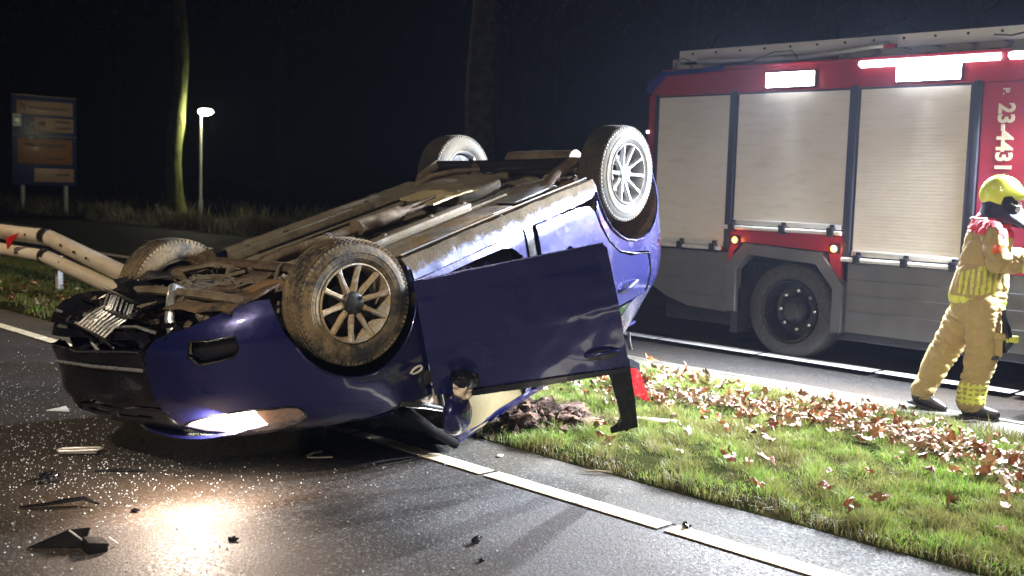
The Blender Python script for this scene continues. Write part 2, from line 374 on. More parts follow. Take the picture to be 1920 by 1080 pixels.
# ------------------------------------------------------------------ earth mound torn up beside the car
def rough_blob(c, d, amp, freq, seed, sub=4, flatz=True):
    bm = bmesh.new(); bmesh.ops.create_icosphere(bm, subdivisions=sub, radius=1)
    for v in bm.verts:
        p = v.co.copy(); q = 1+amp*noise.fractal(p*freq+Vector((seed, 0, 0)), 1, 2, 5)
        v.co = Vector((p.x*d[0], p.y*d[1], p.z*d[2]))*q
        v.co += Vector(c)
    return bm
k_ = thing('soil_mound', 'mound of torn up brown earth beside the open car door', 'soil', (5.12, 5.0, 0))
mb = MB(); mb.bm = rough_blob((0, 0, 0), (.44, .22, .17), .5, 2.3, 3, 5); mb.noise(.022, 22).noise(.012, 60); m2 = mb.build('soil_heap', M['soil'], k_, 60)
mb = MB(); r = random.Random(4)
for i in range(150):
    a = r.uniform(0, 6.28); q = r.uniform(.1, 1.0)
    x, y = .48*q*math.cos(a), .3*q*math.sin(a); s = r.uniform(.008, .034)
    g = bmesh.ops.create_icosphere(mb.bm, subdivisions=1, radius=s, matrix=Matrix.Translation((x, y, max(0.02, .16*(1-q*q))+.01)))
    for v in g['verts']: v.co += Vector((r.uniform(-1, 1), r.uniform(-1, 1), r.uniform(-1, 1)))*s*.4
o = mb.build('soil_clod', M['soil'], k_, 0); tag(o, 'loose crumbs of earth', kind='stuff')
k_.rotation_euler = (0, 0, R(-28))
grass('grass', 1500, (4.85, 5.55), (4.7, 5.3), (.05, .12), M['grass'], 9, .004, lambda x, y: .55*np.ones_like(x), z=.03, lean=.8, label='torn grass tufts growing round the earth mound')

# ------------------------------------------------------------------ trees
k = N('bark'); mp = k.map((1, 1, .22)); c = k.mix(k.ramp(k.noise(9, 8, vec=mp), [(.35, 0.), (.7, 1.)]), (.035, .03, .022), (.16, .14, .09)); c = k.mix(k.ramp(k.noise(1.5, 5), [(.45, 0.), (.62, .7)]), c, (.13, .15, .045))
k.set('Base Color', c).set('Roughness', .9).bump(k.noise(14, 8, vec=mp), 1, .04); M['bark'] = k.m
M['bark_raised'] = simple('brightened_bark', (.42, .34, .27), .9, 0, .45, 5, .9, .04, spec=.1)  # bark lightened in place of light on the dim trunk
M['bark_night'] = simple('night_bark', (.012, .011, .010), .95, 0, .3, 6, .6, .03, spec=.1)  # night darkness put into the bark colour so far trees fade
k = N('lamplit_bark'); mp = k.map((1, 1, .22)); c = k.mix(k.ramp(k.noise(9, 8, vec=mp), [(.35, 0.), (.7, 1.)]), (.11, .13, .04), (.34, .38, .12)); k.set('Base Color', c).set('Roughness', .9).bump(k.noise(14, 8, vec=mp), 1, .04); M['bark_lit'] = k.m  # yellow-green light of the street lamp put into the bark colour
M['twigleaf'] = blade('twig_leaf', [(.008, .01, .004), (.015, .015, .005), (.02, .012, .006)], .1)
def limb(mb, p, d, L, r, rnd, lvl, tips):
    pts = [p]; rs = [r]; q = Vector(p); dd = Vector(d).normalized()
    for i in range(5):
        dd = (dd+Vector((rnd.gauss(0, .12), rnd.gauss(0, .12), rnd.gauss(.03, .06)))).normalized(); q = q+dd*L/5; pts.append(q.copy()); rs.append(r*(1-.17*(i+1)))
    mb.tube(pts, rs, 8 if lvl < 1 else 5)
    if lvl >= 2: tips.append(q.copy()); return
    for i in range(5 if lvl == 0 else 4):
        j = rnd.randrange(1, 6); a = rnd.uniform(0, 6.28)
        nd = (dd*.6+Vector((math.cos(a), math.sin(a), .35))).normalized()
        limb(mb, pts[j], nd, L*rnd.uniform(.5, .75), rs[j]*.6, rnd, lvl+1, tips)
def tree_parts(parent, h, r, seed, bulge=0, start=.42, bark='bark'):
    rnd = random.Random(seed); mb = MB(); n = 22; ring_n = 18; pts = []
    for i in range(n):
        t = i/(n-1); z = t*h
        rad = r*(1-.55*t)*(1+1.1*math.exp(-z/.35)*.35)+(bulge*math.exp(-((z-3.3)/.22)**2))
        pts.append((Vector((.12*math.sin(z*.9+seed), .10*math.sin(z*.7+2*seed), z-.1)), rad))
    rings = [[mb.bm.verts.new(p+Vector((math.cos(a), math.sin(a), 0))*rad*(1+.10*noise.noise(Vector((math.cos(a)*2, math.sin(a)*2, p.z*1.2+seed))))) for a in [2*math.pi*j/ring_n for j in range(ring_n)]] for p, rad in pts]
    for i in range(n-1):
        for j in range(ring_n): mb.bm.faces.new((rings[i][j], rings[i][(j+1) % ring_n], rings[i+1][(j+1) % ring_n], rings[i+1][j]))
    mb.build('trunk', M[bark], parent, 180)
    mb = MB(); tips = []
    for i in range(8):
        t = start+(1-start)*(i+.5)/8; a = i*2.4; p = pts[int(t*(n-1))][0]
        limb(mb, p, (math.cos(a), math.sin(a), .55), h*.32*(1.2-t*.6), r*.32*(1.3-t), rnd, 0, tips)
    limb(mb, pts[-1][0]-Vector((0, 0, .3)), (0, 0, 1), h*.3, r*.4, rnd, 0, tips)
    mb.build('limb', M[bark], parent, 180)
    V = []; F = []
    for tp in tips:
        for q in range(3):
            c = tp+Vector((rnd.gauss(0, .35), rnd.gauss(0, .35), rnd.gauss(0, .3))); s = rnd.uniform(.05, .1); b = len(V)
            m3 = Matrix.Rotation(rnd.uniform(0, 6), 3, 'X') @ Matrix.Rotation(rnd.uniform(0, 6), 3, 'Z')
            V += [c+m3 @ Vector(v) for v in ((0, -s, 0), (s*.6, 0, .2*s), (0, s, 0), (-s*.6, 0, .2*s))]; F.append((b, b+1, b+2, b+3))
    pydata('crown', V, F, M['twigleaf'], parent, 0)
t = thing('tree', 'slim trunk lit yellow green beside the far street lamp', 'tree', (18.55, 35.5, -.03)); tree_parts(t, 14, .29, 3, .06, start=.7, bark='bark_lit')
t = thing('tree', 'thick dim trunk rising behind the rear wheels of the car', 'tree', (20.5, 22.4, -.03)); tree_parts(t, 17, .42, 8, start=.6, bark='bark_raised')
t = thing('tree', 'thinner dim trunk just right of the thick trunk behind the car', 'tree', (24.2, 24.6, -.03)); tree_parts(t, 15, .22, 5, start=.7, bark='bark_night')
base = None
for i, (x, y) in enumerate([(28, 44), (31, 33), (24, 52), (36, 27), (22, 60), (33, 20), (29, 13), (40, 38), (38, 12), (27, 4), (21, 73)]):
    if base is None: base = t_ = thing('tree', 'x', 'tree', (x, y, -.03)); tree_parts(base, 13, .3, 12, bark='bark_night')
    else: t_ = copy_tree(base); t_.location = (x, y, -.03); t_.rotation_euler = (0, 0, i*1.3); t_.scale = (1, 1, .85+.06*(i % 5))
    tag(t_, 'bare dark tree lost in the night beyond the far road', 'tree', 'dark trees beyond the far road')

# ------------------------------------------------------------------ street lamps (one in view, two added outside the frame as light sources)
M['galv'] = simple('galvanised', (.55, .56, .58), .45, .2, .12, 12)
M['lampglass'] = emit('lamp_glass', (1, .98, .86), 40)
M['sodium'] = emit('sodium_glass', (1, .66, .32), 12)
M['whiteglass'] = emit('white_glass', (.95, .97, 1), 12)
def street_lamp(loc, h, arm, rz, glass, label, power, col, spot=None, rad=.12, group=None, hs=1.0):
    t = thing('street_lamp', label, 'street lamp', loc, rz, group)
    MB().lathe([(0, .075*hs), (.7, .075*hs), (.75, .05*hs), (h, .035*hs)], 16, axis='Z').build('pole', M['galv'], t, 40)
    hd = MB().box((arm*.5, 0, h+.03), (arm, .05*hs, .05*hs), bev=.01).box((arm, 0, h+.10), (.42*hs, .16*hs, .05*hs), bev=.02).build('lamp_head', M['galv'], t)
    mb = MB(); bmesh.ops.create_uvsphere(mb.bm, u_segments=20, v_segments=12, radius=1, matrix=Matrix.Translation((arm, 0, h+.0)) @ Matrix.Diagonal((.26*hs, .14*hs, .12*hs, 1)))
    mb.build('lamp_glass', glass, hd, 180)
    ld = bpy.data.lights.new('street_light', 'SPOT' if spot else 'POINT'); ld.energy = power; ld.color = col; ld.shadow_soft_size = rad
    if spot: ld.spot_size = R(spot); ld.spot_blend = .6
    lo = bpy.data.objects.new('street_light', ld); COL.objects.link(lo); lo.parent = t; lo.location = (arm, 0, h-.16*hs)
    return t, lo
street_lamp((19.22, 35.17, -.03), 3.72, .16, R(-44), M['lampglass'], 'small glowing street lamp on a thin pole beyond the far road', LAMP['street_far'], (1, .93, .55), rad=.2, hs=1.0)
LGp = 'added lamps outside the picture'
street_lamp((-7.5, -3.5, 0), 8.5, 1.6, R(30), M['whiteglass'], 'added tall lamp behind the camera, unseen light source', LAMP['added_near'], (1, .85, .64), 158, .35, LGp)  # unseen, added to light the truck side and near road
street_lamp((-1.2, 17.5, 0), 6.5, 1.6, R(0), M['sodium'], 'added tall lamp left of the guard rail, unseen light source', LAMP['added_left'], (1, .74, .46), 160, .2, LGp)  # unseen, added for the warm light on guard rail and sign

# ------------------------------------------------------------------ direction sign
t = thing('direction_sign', 'large blue direction sign on two grey posts beyond the far road', 'sign', (16.65, 42.1, -.03), R(3))
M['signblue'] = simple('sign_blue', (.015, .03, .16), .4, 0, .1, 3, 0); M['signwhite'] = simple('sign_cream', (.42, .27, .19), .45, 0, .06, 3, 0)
M['signbrown'] = simple('sign_brown', (.30, .12, .04), .45, 0, .1, 3, 0); M['signink'] = simple('sign_ink', (.06, .04, .05), .5, 0, .1, 3, 0); M['signbright'] = simple('sign_white', (.8, .82, .85), .3, 0, .02, 3, 0)
Wb, Hb, zb = 2.42, 3.28, 1.0
MB().box((0, 0, zb+Hb/2), (Wb, .06, Hb), bev=.015).build('board', M['signblue'], t)
def plate(nm, u0, u1, v0, v1, mat, dy=-.036): return MB().box((-Wb/2+Wb*(u0+u1)/2, dy, zb+Hb*(1-(v0+v1)/2)), (Wb*(u1-u0), .012, Hb*abs(v1-v0)), bev=.003).build(nm, mat, t)
def marks(par, u0, u1, v, h, mat, seed, dy=-.046):
    r = random.Random(seed); mb = MB(); u = u0
    while u < u1:
        wd = r.uniform(.012, .03); mb.box((-Wb/2+Wb*(u+wd/2), dy, zb+Hb*(1-v)+r.uniform(-.01, .01)), (Wb*wd*.7, .004, h*r.uniform(.6, 1))); u += wd
    mb.build('blurred_lettering', mat, par, 0)
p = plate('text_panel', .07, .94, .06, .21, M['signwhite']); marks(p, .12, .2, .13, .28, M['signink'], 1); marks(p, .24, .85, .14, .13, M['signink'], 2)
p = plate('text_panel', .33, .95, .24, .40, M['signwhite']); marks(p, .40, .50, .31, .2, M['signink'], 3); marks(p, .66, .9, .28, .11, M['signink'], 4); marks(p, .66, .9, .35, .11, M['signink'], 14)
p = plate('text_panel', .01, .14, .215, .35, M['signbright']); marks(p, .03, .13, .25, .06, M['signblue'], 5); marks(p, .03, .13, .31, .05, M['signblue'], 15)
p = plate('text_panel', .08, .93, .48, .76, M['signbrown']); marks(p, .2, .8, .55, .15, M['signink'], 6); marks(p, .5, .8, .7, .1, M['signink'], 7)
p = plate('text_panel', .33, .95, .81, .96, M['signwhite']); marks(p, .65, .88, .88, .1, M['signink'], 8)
plate('rim', .0, 1, 0, .008, M['signwhite'], -.04); plate('rim', .0, 1, .445, .452, M['signwhite'], -.04)
for x in (-.80, .84): MB().lathe([(0, .095), (zb, .095), (zb+Hb, .07)], 16, axis='Z', c=(x, .12, 0)).build('post', M['galv'], t, 40)

# ------------------------------------------------------------------ round-rail barrier
k = N('rail_wood'); mp = k.map((1, .25, 1)); c = k.mix(k.ramp(k.noise(7, 7, vec=mp), [(.35, 0.), (.7, 1.)]), (.62, .56, .47), (.78, .76, .70)); c = k.mix(k.ramp(k.noise(3, 6, vec=mp), [(.5, 0.), (.68, .75)]), c, (.42, .28, .14)); c = k.mix(k.ramp(k.noise(40, 5), [(.62, 0.), (.74, .8)]), c, (.1, .07, .04))
k.set('Base Color', c).set('Roughness', .5).bump(k.noise(30, 6, vec=mp), .4, .01); M['rail'] = k.m
M['black'] = simple('black_plastic', (.012, .012, .014), .35, 0, .2, 10, .15); M['rubber'] = simple('rubber', (.02, .02, .02), .7, 0, .2, 20, .2)
t = thing('guard_rail', 'pale double round rail barrier bent down behind the car nose', 'guard rail', (5.8, 14.5, 0))
def railpart(pts, r): 
    mb = MB(); P = []
    for a, b in zip(pts[:-1], pts[1:]):
        for i in range(6): P.append(Vector(a).lerp(Vector(b), i/6))
    P.append(Vector(pts[-1])); return mb.tube(P, r, 18).noise(.012, 1.3).build('rail', M['rail'], t, 50)
railpart([(0, 12, .66), (0, 2, .70), (0, .14, .72)], .098); railpart([(0, .12, .72), (.04, -2.0, .40), (.05, -4.2, .12)], .10)
railpart([(0, 12, .42), (0, 2, .45), (0, .14, .46)], .085); railpart([(-.02, .12, .46), (-.02, -1.7, .24), (0, -3.2, .06)], .088)
for z_ in (.72, .46): MB().lathe([(.02, .108), (.2, .108)], 20, axis='Y', c=(0, 0, z_)).build('collar', M['black'], t, 40)
for y_ in (0, 2.6, 5.2, 7.8, 10.4): MB().box((.10, y_-.02, .2), (.07, .09, .56), bev=.01).build('post', M['galv'], t)
r = random.Random(3)
for y_, z_ in ((-.55, .57+.08), (-.95, .50+.09), (-1.3, .43+.11), (-.5, .37+.06), (.6, .72), (.9, .46)): MB().lathe([(0, .016), (.02, .016), (.022, .001)], 8, axis='X', c=(-.11, y_, z_)).build('bolt', M['black'], t, 0)
M['redrefl'] = simple('red_reflector', (.6, .02, .02), .3, 0, .05, 5, 0)
MB().prism([(.66, .74), (1.12, .645), (1.06, .50)], -.16, -.145, 'X').build('reflector', M['redrefl'], t, 0)
# ------------------------------------------------------------------ overturned car (own frame: +x nose, +y its left, +z its roof)
pk = N('car_paint'); lw = pk.n('ShaderNodeLayerWeight'); lw.inputs[0].default_value = .35
c = pk.mix(lw.outputs['Facing'], (.013, .016, .105), (.006, .006, .035)); dn = pk.ramp(pk.noise(3, 7, .65), [(.55, 0.), (.72, 1.)])
fl = pk.voro(900, out='Color'); c = pk.mix(.18, c, pk.mix(1, c, fl, 'MULTIPLY'))
c = pk.mix(pk.math('MULTIPLY', dn, .10), c, (.12, .09, .06)); scr = pk.ramp(pk.noise(4, 9, .7, vec=pk.map((1, 8, 14))), [(.69, 0.), (.71, .5)])
c = pk.mix(scr, c, (.3, .3, .32)); chp = pk.math('MULTIPLY', pk.ramp(pk.voro(22), [(.035, 1.), (.05, 0.)]), pk.ramp(pk.noise(3, 4), [(.5, 0.), (.56, .8)])); c = pk.mix(chp, c, (.22, .2, .18))
pk.set('Base Color', c).set('Metallic', .45).set('Roughness', pk.math('ADD', .26, pk.math('MULTIPLY', dn, .25))).set('Coat Weight', .9).set('Coat Roughness', .06)
pk.bump(pk.noise(2.6, 4), .22, .03); M['paint'] = pk.m
M['paint_sill'] = mud_over('muddy_paint', (.03, .04, .11), .25, .5, .50, .1, mud=(.06, .044, .024), grad=(.16, .29), spec=.25)
M['under'] = mud_over('muddy_floor', (.13, .12, .10), .3, .5, .56, mud=(.165, .14, .10))
M['under2'] = mud_over('muddy_metal', (.34, .34, .35), .6, .45, .5, mud=(.26, .18, .10))
M['rust'] = mud_over('rusty_steel', (.09, .06, .045), .3, .6, .5, mud=(.15, .12, .08))
M['tyre'] = mud_over('muddy_tyre', (.016, .016, .016), 0, .7, .51, mud=(.17, .125, .07))
M['tyre_light'] = mud_over('dusty_tyre', (.02, .02, .018), 0, .8, .50, mud=(.050, .040, .025))
M['rim'] = mud_over('muddy_alloy', (.55, .55, .56), .75, .35, .56, mud=(.30, .23, .14))
M['rim_clean'] = mud_over('dusty_alloy', (.27, .27, .275), .35, .4, .44, mud=(.13, .12, .10))
M['hub'] = simple('hub_plastic', (.014, .014, .016), .5, 0, .3, 20, .2)
M['trim'] = simple('trim_black', (.006, .006, .009), .25, 0, .3, 6, .1, coat=.15)
M['chrome'] = simple('chrome', (.75, .75, .77), .12, 1, .03, 6, 0)
M['alu'] = simple('aluminium', (.62, .63, .65), .32, .8, .12, 25, .2)
M['fabric'] = simple('seat_fabric', (.02, .02, .024), .85, 0, .2, 30, .3)
M['beige'] = simple('headliner', (.13, .10, .038), .8, 0, .08, 6, .2)
M['foil'] = simple('crumpled_beige', (.72, .60, .48), .5, 0, .2, 14, .8, .02)
k = N('glass_dark'); k.set('Base Color', (.02, .06, .045)).set('Roughness', .04).set('Transmission Weight', .75).set('IOR', 1.12).set('Coat Weight', .5); M['glass'] = k.m
k = N('lens_clear'); k.set('Base Color', (1, .93, .86)).set('Roughness', .08).set('Transmission Weight', .9).set('IOR', 1.3); M['lens'] = k.m
k = N('lens_red'); k.set('Base Color', (.22, .003, .006)).set('Roughness', .12).set('Transmission Weight', .15).set('Coat Weight', 1).bump(k.voro(70), .4, .004); M['lens_red'] = k.m
M['headglow'] = emit('headlight_glow', (1, .90, .76), 60)
M['amberlens'] = simple('indicator_lens', (.36, .19, .11), .18, .5, .3, 40, .8, coat=1)

def itp(z, t): return float(np.interp(z, [a for a, b in t], [b for a, b in t]))
WT = [(0.0, .70), (.10, .755), (.15, .79), (.2, .82), (.35, .845), (.7, .85), (.95, .83), (1.08, .80), (1.2, .73), (1.42, .60), (1.6, .5)]
XF = [(0, 1.82), (.10, 1.92), (.15, 1.97), (.2, 2.02), (.3, 2.07), (.55, 2.07), (.7, 2.02), (.8, 1.9), (.9, 1.6), (1.0, 1.2), (1.1, 1.0)]
XR = [(0, -1.86), (.2, -1.96), (.5, -2.03), (.8, -2.03), (1.05, -1.96), (1.42, -1.58), (1.6, -1.4)]
SF, SR = 1.06, .8
def Mp(s, z, side=-1):
    W = itp(z, WT)
    if s > 1.0:
        ph = 90-(s-1)/SF*90
        n = 2.3 if ph > 0 else 2.3+2.6*min(1, -ph/50)
        if ph < -90: return Vector((1-(s-1-2*SF), -side*W*-1*-1, z))
        p = R(ph); X = itp(z, XF)+(.13*min(1, -ph/35) if ph < 0 else 0); W += (.03*min(1, -ph/60) if ph < 0 else 0)
        return Vector((1+(X-1)*max(0, math.cos(p))**(2/n), side*W*math.copysign(abs(math.sin(p))**(2/n), p), z))
    if s < -1.2:
        ph = 90-(-1.2-s)/SR*90; p = R(ph); X = itp(z, XR); n = 3.0
        return Vector((-1.2+(X+1.2)*max(0, math.cos(p))**(2/n), side*W*math.copysign(abs(math.sin(p))**(2/n), p), z))
    return Vector((s, side*W, z))
def s_of(x, z):
    n = 2.3
    if x > 1: u = min(1, (x-1)/(itp(z, XF)-1)); ph = math.degrees(math.acos(u**(n/2))); return 1+(90-ph)/90*SF
    if x < -1.2: n = 3.0; u = min(1, (-x-1.2)/(-itp(z, XR)-1.2)); ph = math.degrees(math.acos(u**(n/2))); return -1.2-(90-ph)/90*SR
    return x
def pip(x, y, P):
    c = False; n = len(P)
    for i in range(n):
        x1, y1 = P[i]; x2, y2 = P[i-1]
        if (y1 > y) != (y2 > y) and x < (x2-x1)*(y-y1)/(y2-y1)+x1: c = not c
    return c
def dens(P, step):
    out = []
    for i in range(len(P)):
        a = P[i]; b = P[(i+1) % len(P)]; d = math.hypot(b[0]-a[0], b[1]-a[1]); n = max(1, int(d/step+.5))
        for q in range(n): out.append((a[0]+(b[0]-a[0])*q/n, a[1]+(b[1]-a[1])*q/n))
    return out
def panel(name, poly, mat, parent, holes=(), fn=None, step=.035, thick=.014, noise_=.003, smooth=50, side=-1, offs=0, rough=None):
    fn = fn or (lambda s, z: Mp(s, z, side))
    loops = [dens(poly, step)]+[dens(h, step) for h in holes]
    V = []; E = []
    for L in loops:
        b = len(V); V += L; E += [(b+i, b+(i+1) % len(L)) for i in range(len(L))]
    x0, x1 = min(p[0] for p in poly), max(p[0] for p in poly); y0, y1 = min(p[1] for p in poly), max(p[1] for p in poly)
    nb = len(V); bd = np.array(V); j = 0; y = y0+step*.5
    while y < y1:
        x = x0+(step*.5 if j % 2 else 0)
        while x < x1:
            if pip(x, y, poly) and not any(pip(x, y, h) for h in holes) and np.min((bd[:, 0]-x)**2+(bd[:, 1]-y)**2) > (step*.55)**2: V.append((x, y))
            x += step
        y += step*.87; j += 1
    vs, es, fs, _, _, _ = delaunay_2d_cdt([Vector(v) for v in V], E, [], 0, 1e-6)
    FF = []
    for t_ in fs:
        cx = sum(vs[i][0] for i in t_)/len(t_); cy = sum(vs[i][1] for i in t_)/len(t_)
        if pip(cx, cy, poly) and not any(pip(cx, cy, h) for h in holes): FF.append(tuple(t_))
    P3 = []
    for v in vs:
        p = fn(v[0], v[1])
        nn = Vector([noise.noise(p*5+Vector((i*31, 0, 7))) for i in range(3)])*noise_
        if rough: nn += Vector([noise.noise(p*rough[1]+Vector((i*11, 3, 7))) for i in range(3)])*rough[0]
        P3.append(p+nn)
    me = bpy.data.meshes.new(name); me.from_pydata([tuple(p) for p in P3], [], FF); me.update()
    bm = bmesh.new(); bm.from_mesh(me); bmesh.ops.delete(bm, geom=[v for v in bm.verts if not v.link_faces], context='VERTS')
    bmesh.ops.recalc_face_normals(bm, faces=bm.faces[:])
    # outward = away from the car's middle
    tot = sum((f_.normal.dot(f_.calc_center_median()-Vector((0, 0, .7))))*f_.calc_area() for f_ in bm.faces)
    if tot < 0: bmesh.ops.reverse_faces(bm, faces=bm.faces[:])
    if thick:
        bm.normal_update(); src = bm.faces[:]; nv = {v: bm.verts.new(v.co-v.normal*thick) for v in bm.verts[:]}
        be = [e for e in bm.edges if len(e.link_faces) == 1]
        for f_ in src: bm.faces.new([nv[v] for v in reversed(f_.verts)])
        for e in be:
            a, b = e.verts; l_ = e.link_loops[0]
            a, b = l_.vert, l_.link_loop_next.vert
            bm.faces.new((b, a, nv[a], nv[b]))
        if offs:
            for v in src[0].id_data.verts if False else bm.verts: v.co += Vector((0, 0, 0))
    bm.to_mesh(me); bm.free(); return link(name, me, mat, parent, smooth)
def circ(cx, cz, r, a0, a1, n=14):  # arch points (x,z) in degrees: 0 = towards nose, 90 = up
    return [(cx+r*math.cos(R(a0+(a1-a0)*i/n)), cz+r*math.sin(R(a0+(a1-a0)*i/n))) for i in range(n+1)]
def toS(P): return [(s_of(x, z), z) for x, z in P]

car = bpy.data.objects.new('overturned_car', None); COL.objects.link(car)
tag(car, 'dark blue hatchback lying on its roof with smashed nose and open door', 'car')
car.location = (4.355, 5.50, 1.545); car.rotation_euler = (R(181.7), R(15.08), R(187.72))

# --- front fender and bumper (right side of the car, facing us)
archF = circ(1.24, .26, .395, 185, 18)
top = [(1.447, .14), (1.506, .135), (1.589, .145), (1.683, .165), (1.765, .195), (1.84, .21), (1.919, .24), (1.955, .29), (1.98, .4), (1.98, .52), (1.97, .62), (1.93, .70)]
fog = [(1.765, .255), (1.68, .262), (1.583, .262), (1.575, .33), (1.60, .355), (1.66, .365), (1.74, .37), (1.775, .33)]
hl = [(1.905, .70), (1.86, .675), (1.81, .658), (1.73, .645), (1.65, .64), (1.59, .645), (1.53, .66), (1.475, .668), (1.435, .685), (1.425, .72), (1.44, .76), (1.48, .785), (1.55, .797), (1.65, .795), (1.765, .78), (1.86, .745)]
poly = [(.865, .20)]+toS(archF)+top+[(1.93, .79), (1.8, .83), (1.6, .86), (1.35, .885), (1.1, .90), (.865, .93)]
fen = panel('front_fender', poly, M['paint'], car, [fog, hl], noise_=.004)
# bright arch lip and panel seams
def seam(pts, r, mat, name, par, side=-1, out=.004):
    P = [Mp(s, z, side)+Vector((0, side*out, 0)) for s, z in pts]; return MB().tube(P, r, 6).build(name, mat, par, 60)
seam(toS(archF), .007, M['paint'], 'arch_lip', fen)
seam([(.865, .92), (1.1, .895), (1.35, .88), (1.6, .85), (1.8, .825)], .004, M['trim'], 'bonnet_gap', fen)
seam(fog+[fog[0]], .006, M['trim'], 'fog_lamp_rim', fen)
panel('fog_lamp_recess', fog, M['trim'], fen, fn=lambda s, z: Mp(s, z)+Vector((-.05, .03, 0)), noise_=0)
MB().tube([Mp(s, .745+.012*c_, -1)+Vector((0, -.010, 0)) for s, c_ in ((.925, 0), (.935, 1), (.965, 1.3), (.995, 1), (1.005, 0), (.995, -1), (.965, -1.3), (.935, -1), (.925, 0))], .006, 8).build('side_marker', simple('marker_pale', (.6, .55, .5), .3, 0, .05, 5, 0), fen)
# bumper skin across the middle and far side
def pan2(name, P, mat, **k_): return panel(name, P, mat, car, **k_)
blk = pan2('bumper_centre', [(1.985, .30), (2.06, .305), (2.25, .33), (2.5, .33), (2.72, .36), (2.76, .47), (2.74, .6), (2.6, .64), (2.3, .62), (1.975, .60)], M['trim'], noise_=.022, thick=.02, rough=(.008, 16))
pan2('lower_grille', [(1.975, .62), (2.3, .645), (2.6, .66), (2.74, .62), (2.72, .72), (2.55, .78), (2.3, .80), (2.0, .79), (1.95, .72)], M['black'], noise_=.006,
     holes=[[(2.05+i*.17, .665), (2.19+i*.17, .668), (2.19+i*.17, .70), (2.05+i*.17, .70)] for i in range(4)])
pan2('bumper_corner', [(2.78, .22), (2.9, .20), (3.05, .2), (3.2, .25), (3.15, .55), (3.0, .78), (2.8, .80), (2.75, .70), (2.775, .5)], M['paint'], noise_=.01)
pan2('left_fender', [(3.12, .3), (3.24, .5), (3.25, .9), (2.8, .84), (2.75, .81), (3.1, .78)], M['paint'], noise_=.012)
seam([(1.99, .298), (2.06, .302), (2.25, .326), (2.5, .327), (2.70, .352)], .007, M['chrome'], 'grille_bar', blk, out=-.0)
seam([(2.0, .40), (2.2, .405), (2.45, .415), (2.7, .44)], .006, M['chrome'], 'grille_bar', blk)
MB().tube([Mp(s, z)+Vector((.012, 0, 0)) for s, z in ((1.99, .39), (2.2, .395), (2.45, .405), (2.72, .43))], .009, 6).build('grille_bar', M['alu'], blk)
pan2('upper_grille', [(1.97, .25), (2.3, .26), (2.65, .28), (2.66, .24), (2.3, .22), (1.97, .215)], M['trim'], noise_=.012)
MB().tube([Mp(s, z)+Vector((-.03, 0, 0)) for s, z in ((1.95, .22), (2.05, .20), (2.2, .215), (2.35, .20))], .008, 6).build('torn_edge', M['alu'], blk)
mb = MB()
for z_ in (.665, .705, .745): mb.tube([Mp(s, z_)+Vector((-.02, 0, 0)) for s in (1.98, 2.2, 2.4, 2.6, 2.7)], .009, 6)
mb.build('lower_grille_bar', M['black'], car)
MB().box((1.80, 0, .5), (.1, .80, .12), bev=.02).build('crash_beam', M['black'], car)
# bonnet and headlight
def hood(u, v): # u across -1..1, v 0..1 from nose back
    x = 1.98-.98*v-.30*(abs(u)**2.6)*(1-v); return Vector((x, u*(.62+.16*v**.6), .80+.22*v**.75-.05*u*u*(1-v*.4)))
panel('bonnet', [(-1, 0), (1, 0), (1, 1), (-1, 1)], M['paint'], car, fn=hood, step=.09, noise_=.012)
hd = bpy.data.objects.new('headlight', None)
def hoff(d): return lambda s, z: Mp(s, z)+(Vector((Mp(s, z).x-.9, Mp(s, z).y*1.0, 0)).normalized())*d
hub_ = panel('headlight', hl, simple('lamp_bowl', (.55, .50, .45), .25, .8, .1, 30, .2), car, fn=hoff(-.035), noise_=0, thick=.01)
glow = [p for p in hl if p[0] > 1.60]; hlg = [(1.605, .655), (1.605, .79)]
gl = panel('lit_reflector', [(1.895, .70), (1.85, .682), (1.80, .668), (1.73, .656), (1.65, .651), (1.60, .654), (1.60, .785), (1.65, .786), (1.76, .77), (1.85, .738)], M['headglow'], hub_, fn=hoff(-.016), noise_=0, thick=.004)
panel('indicator', [(1.592, .652), (1.53, .667), (1.475, .675), (1.443, .69), (1.434, .72), (1.448, .755), (1.485, .776), (1.55, .788), (1.592, .788)], M['amberlens'], hub_, fn=hoff(-.018), noise_=.002, thick=.004, rough=(.008, 45))
panel('lens', hl, M['lens'], hub_, fn=hoff(.002), noise_=0, thick=.004)
seam(hl+[hl[0]], .0055, M['trim'], 'lamp_rim', hub_, out=.002)
# the beam: a real lamp just in front of the lens, aimed down the road ahead of the nose
ld = bpy.data.lights.new('headlight_beam', 'SPOT'); ld.energy = LAMP['head']; ld.color = (1, .84, .70); ld.spot_size = R(118); ld.spot_blend = .35; ld.shadow_soft_size = .03
lo = bpy.data.objects.new('headlight_beam', ld); COL.objects.link(lo); BEAM = lo

# --- sills, doors, quarter
sill = pan2('sill', [(.865, .165), (.3, .165), (-.3, .17), (-.92, .18), (-.915, .262), (-.85, .29), (-.3, .285), (.3, .285), (.865, .285)], M['paint_sill'], noise_=.006, step=.03, rough=(.006, 14))
MB().tube([(.85, -.775, .150), (.3, -.775, .150), (-.3, -.775, .155), (-.9, -.775, .165)], .010, 6, flat=.5).build('sill_flange', M['under2'], sill)
MB().tube([(.84, -.80, .302), (.3, -.80, .302), (-.12, -.80, .305)], .009, 6).build('door_seal', M['trim'], sill)
pan2('aperture_edge', [(.80, .29), (.3, .29), (-.16, .295), (-.165, .60), (-.10, .44), (-.02, .37), (.08, .345), (.3, .34), (.78, .34)], M['paint'], fn=lambda s, z: Mp(s, z)+Vector((0, .03, 0)), noise_=.002)
pan2('pillar', [(-.155, .295), (-.235, .295), (-.235, 1.38), (-.155, 1.38)], M['trim'], fn=lambda s, z: Mp(s, z)+Vector((0, .02, 0)), noise_=.001)
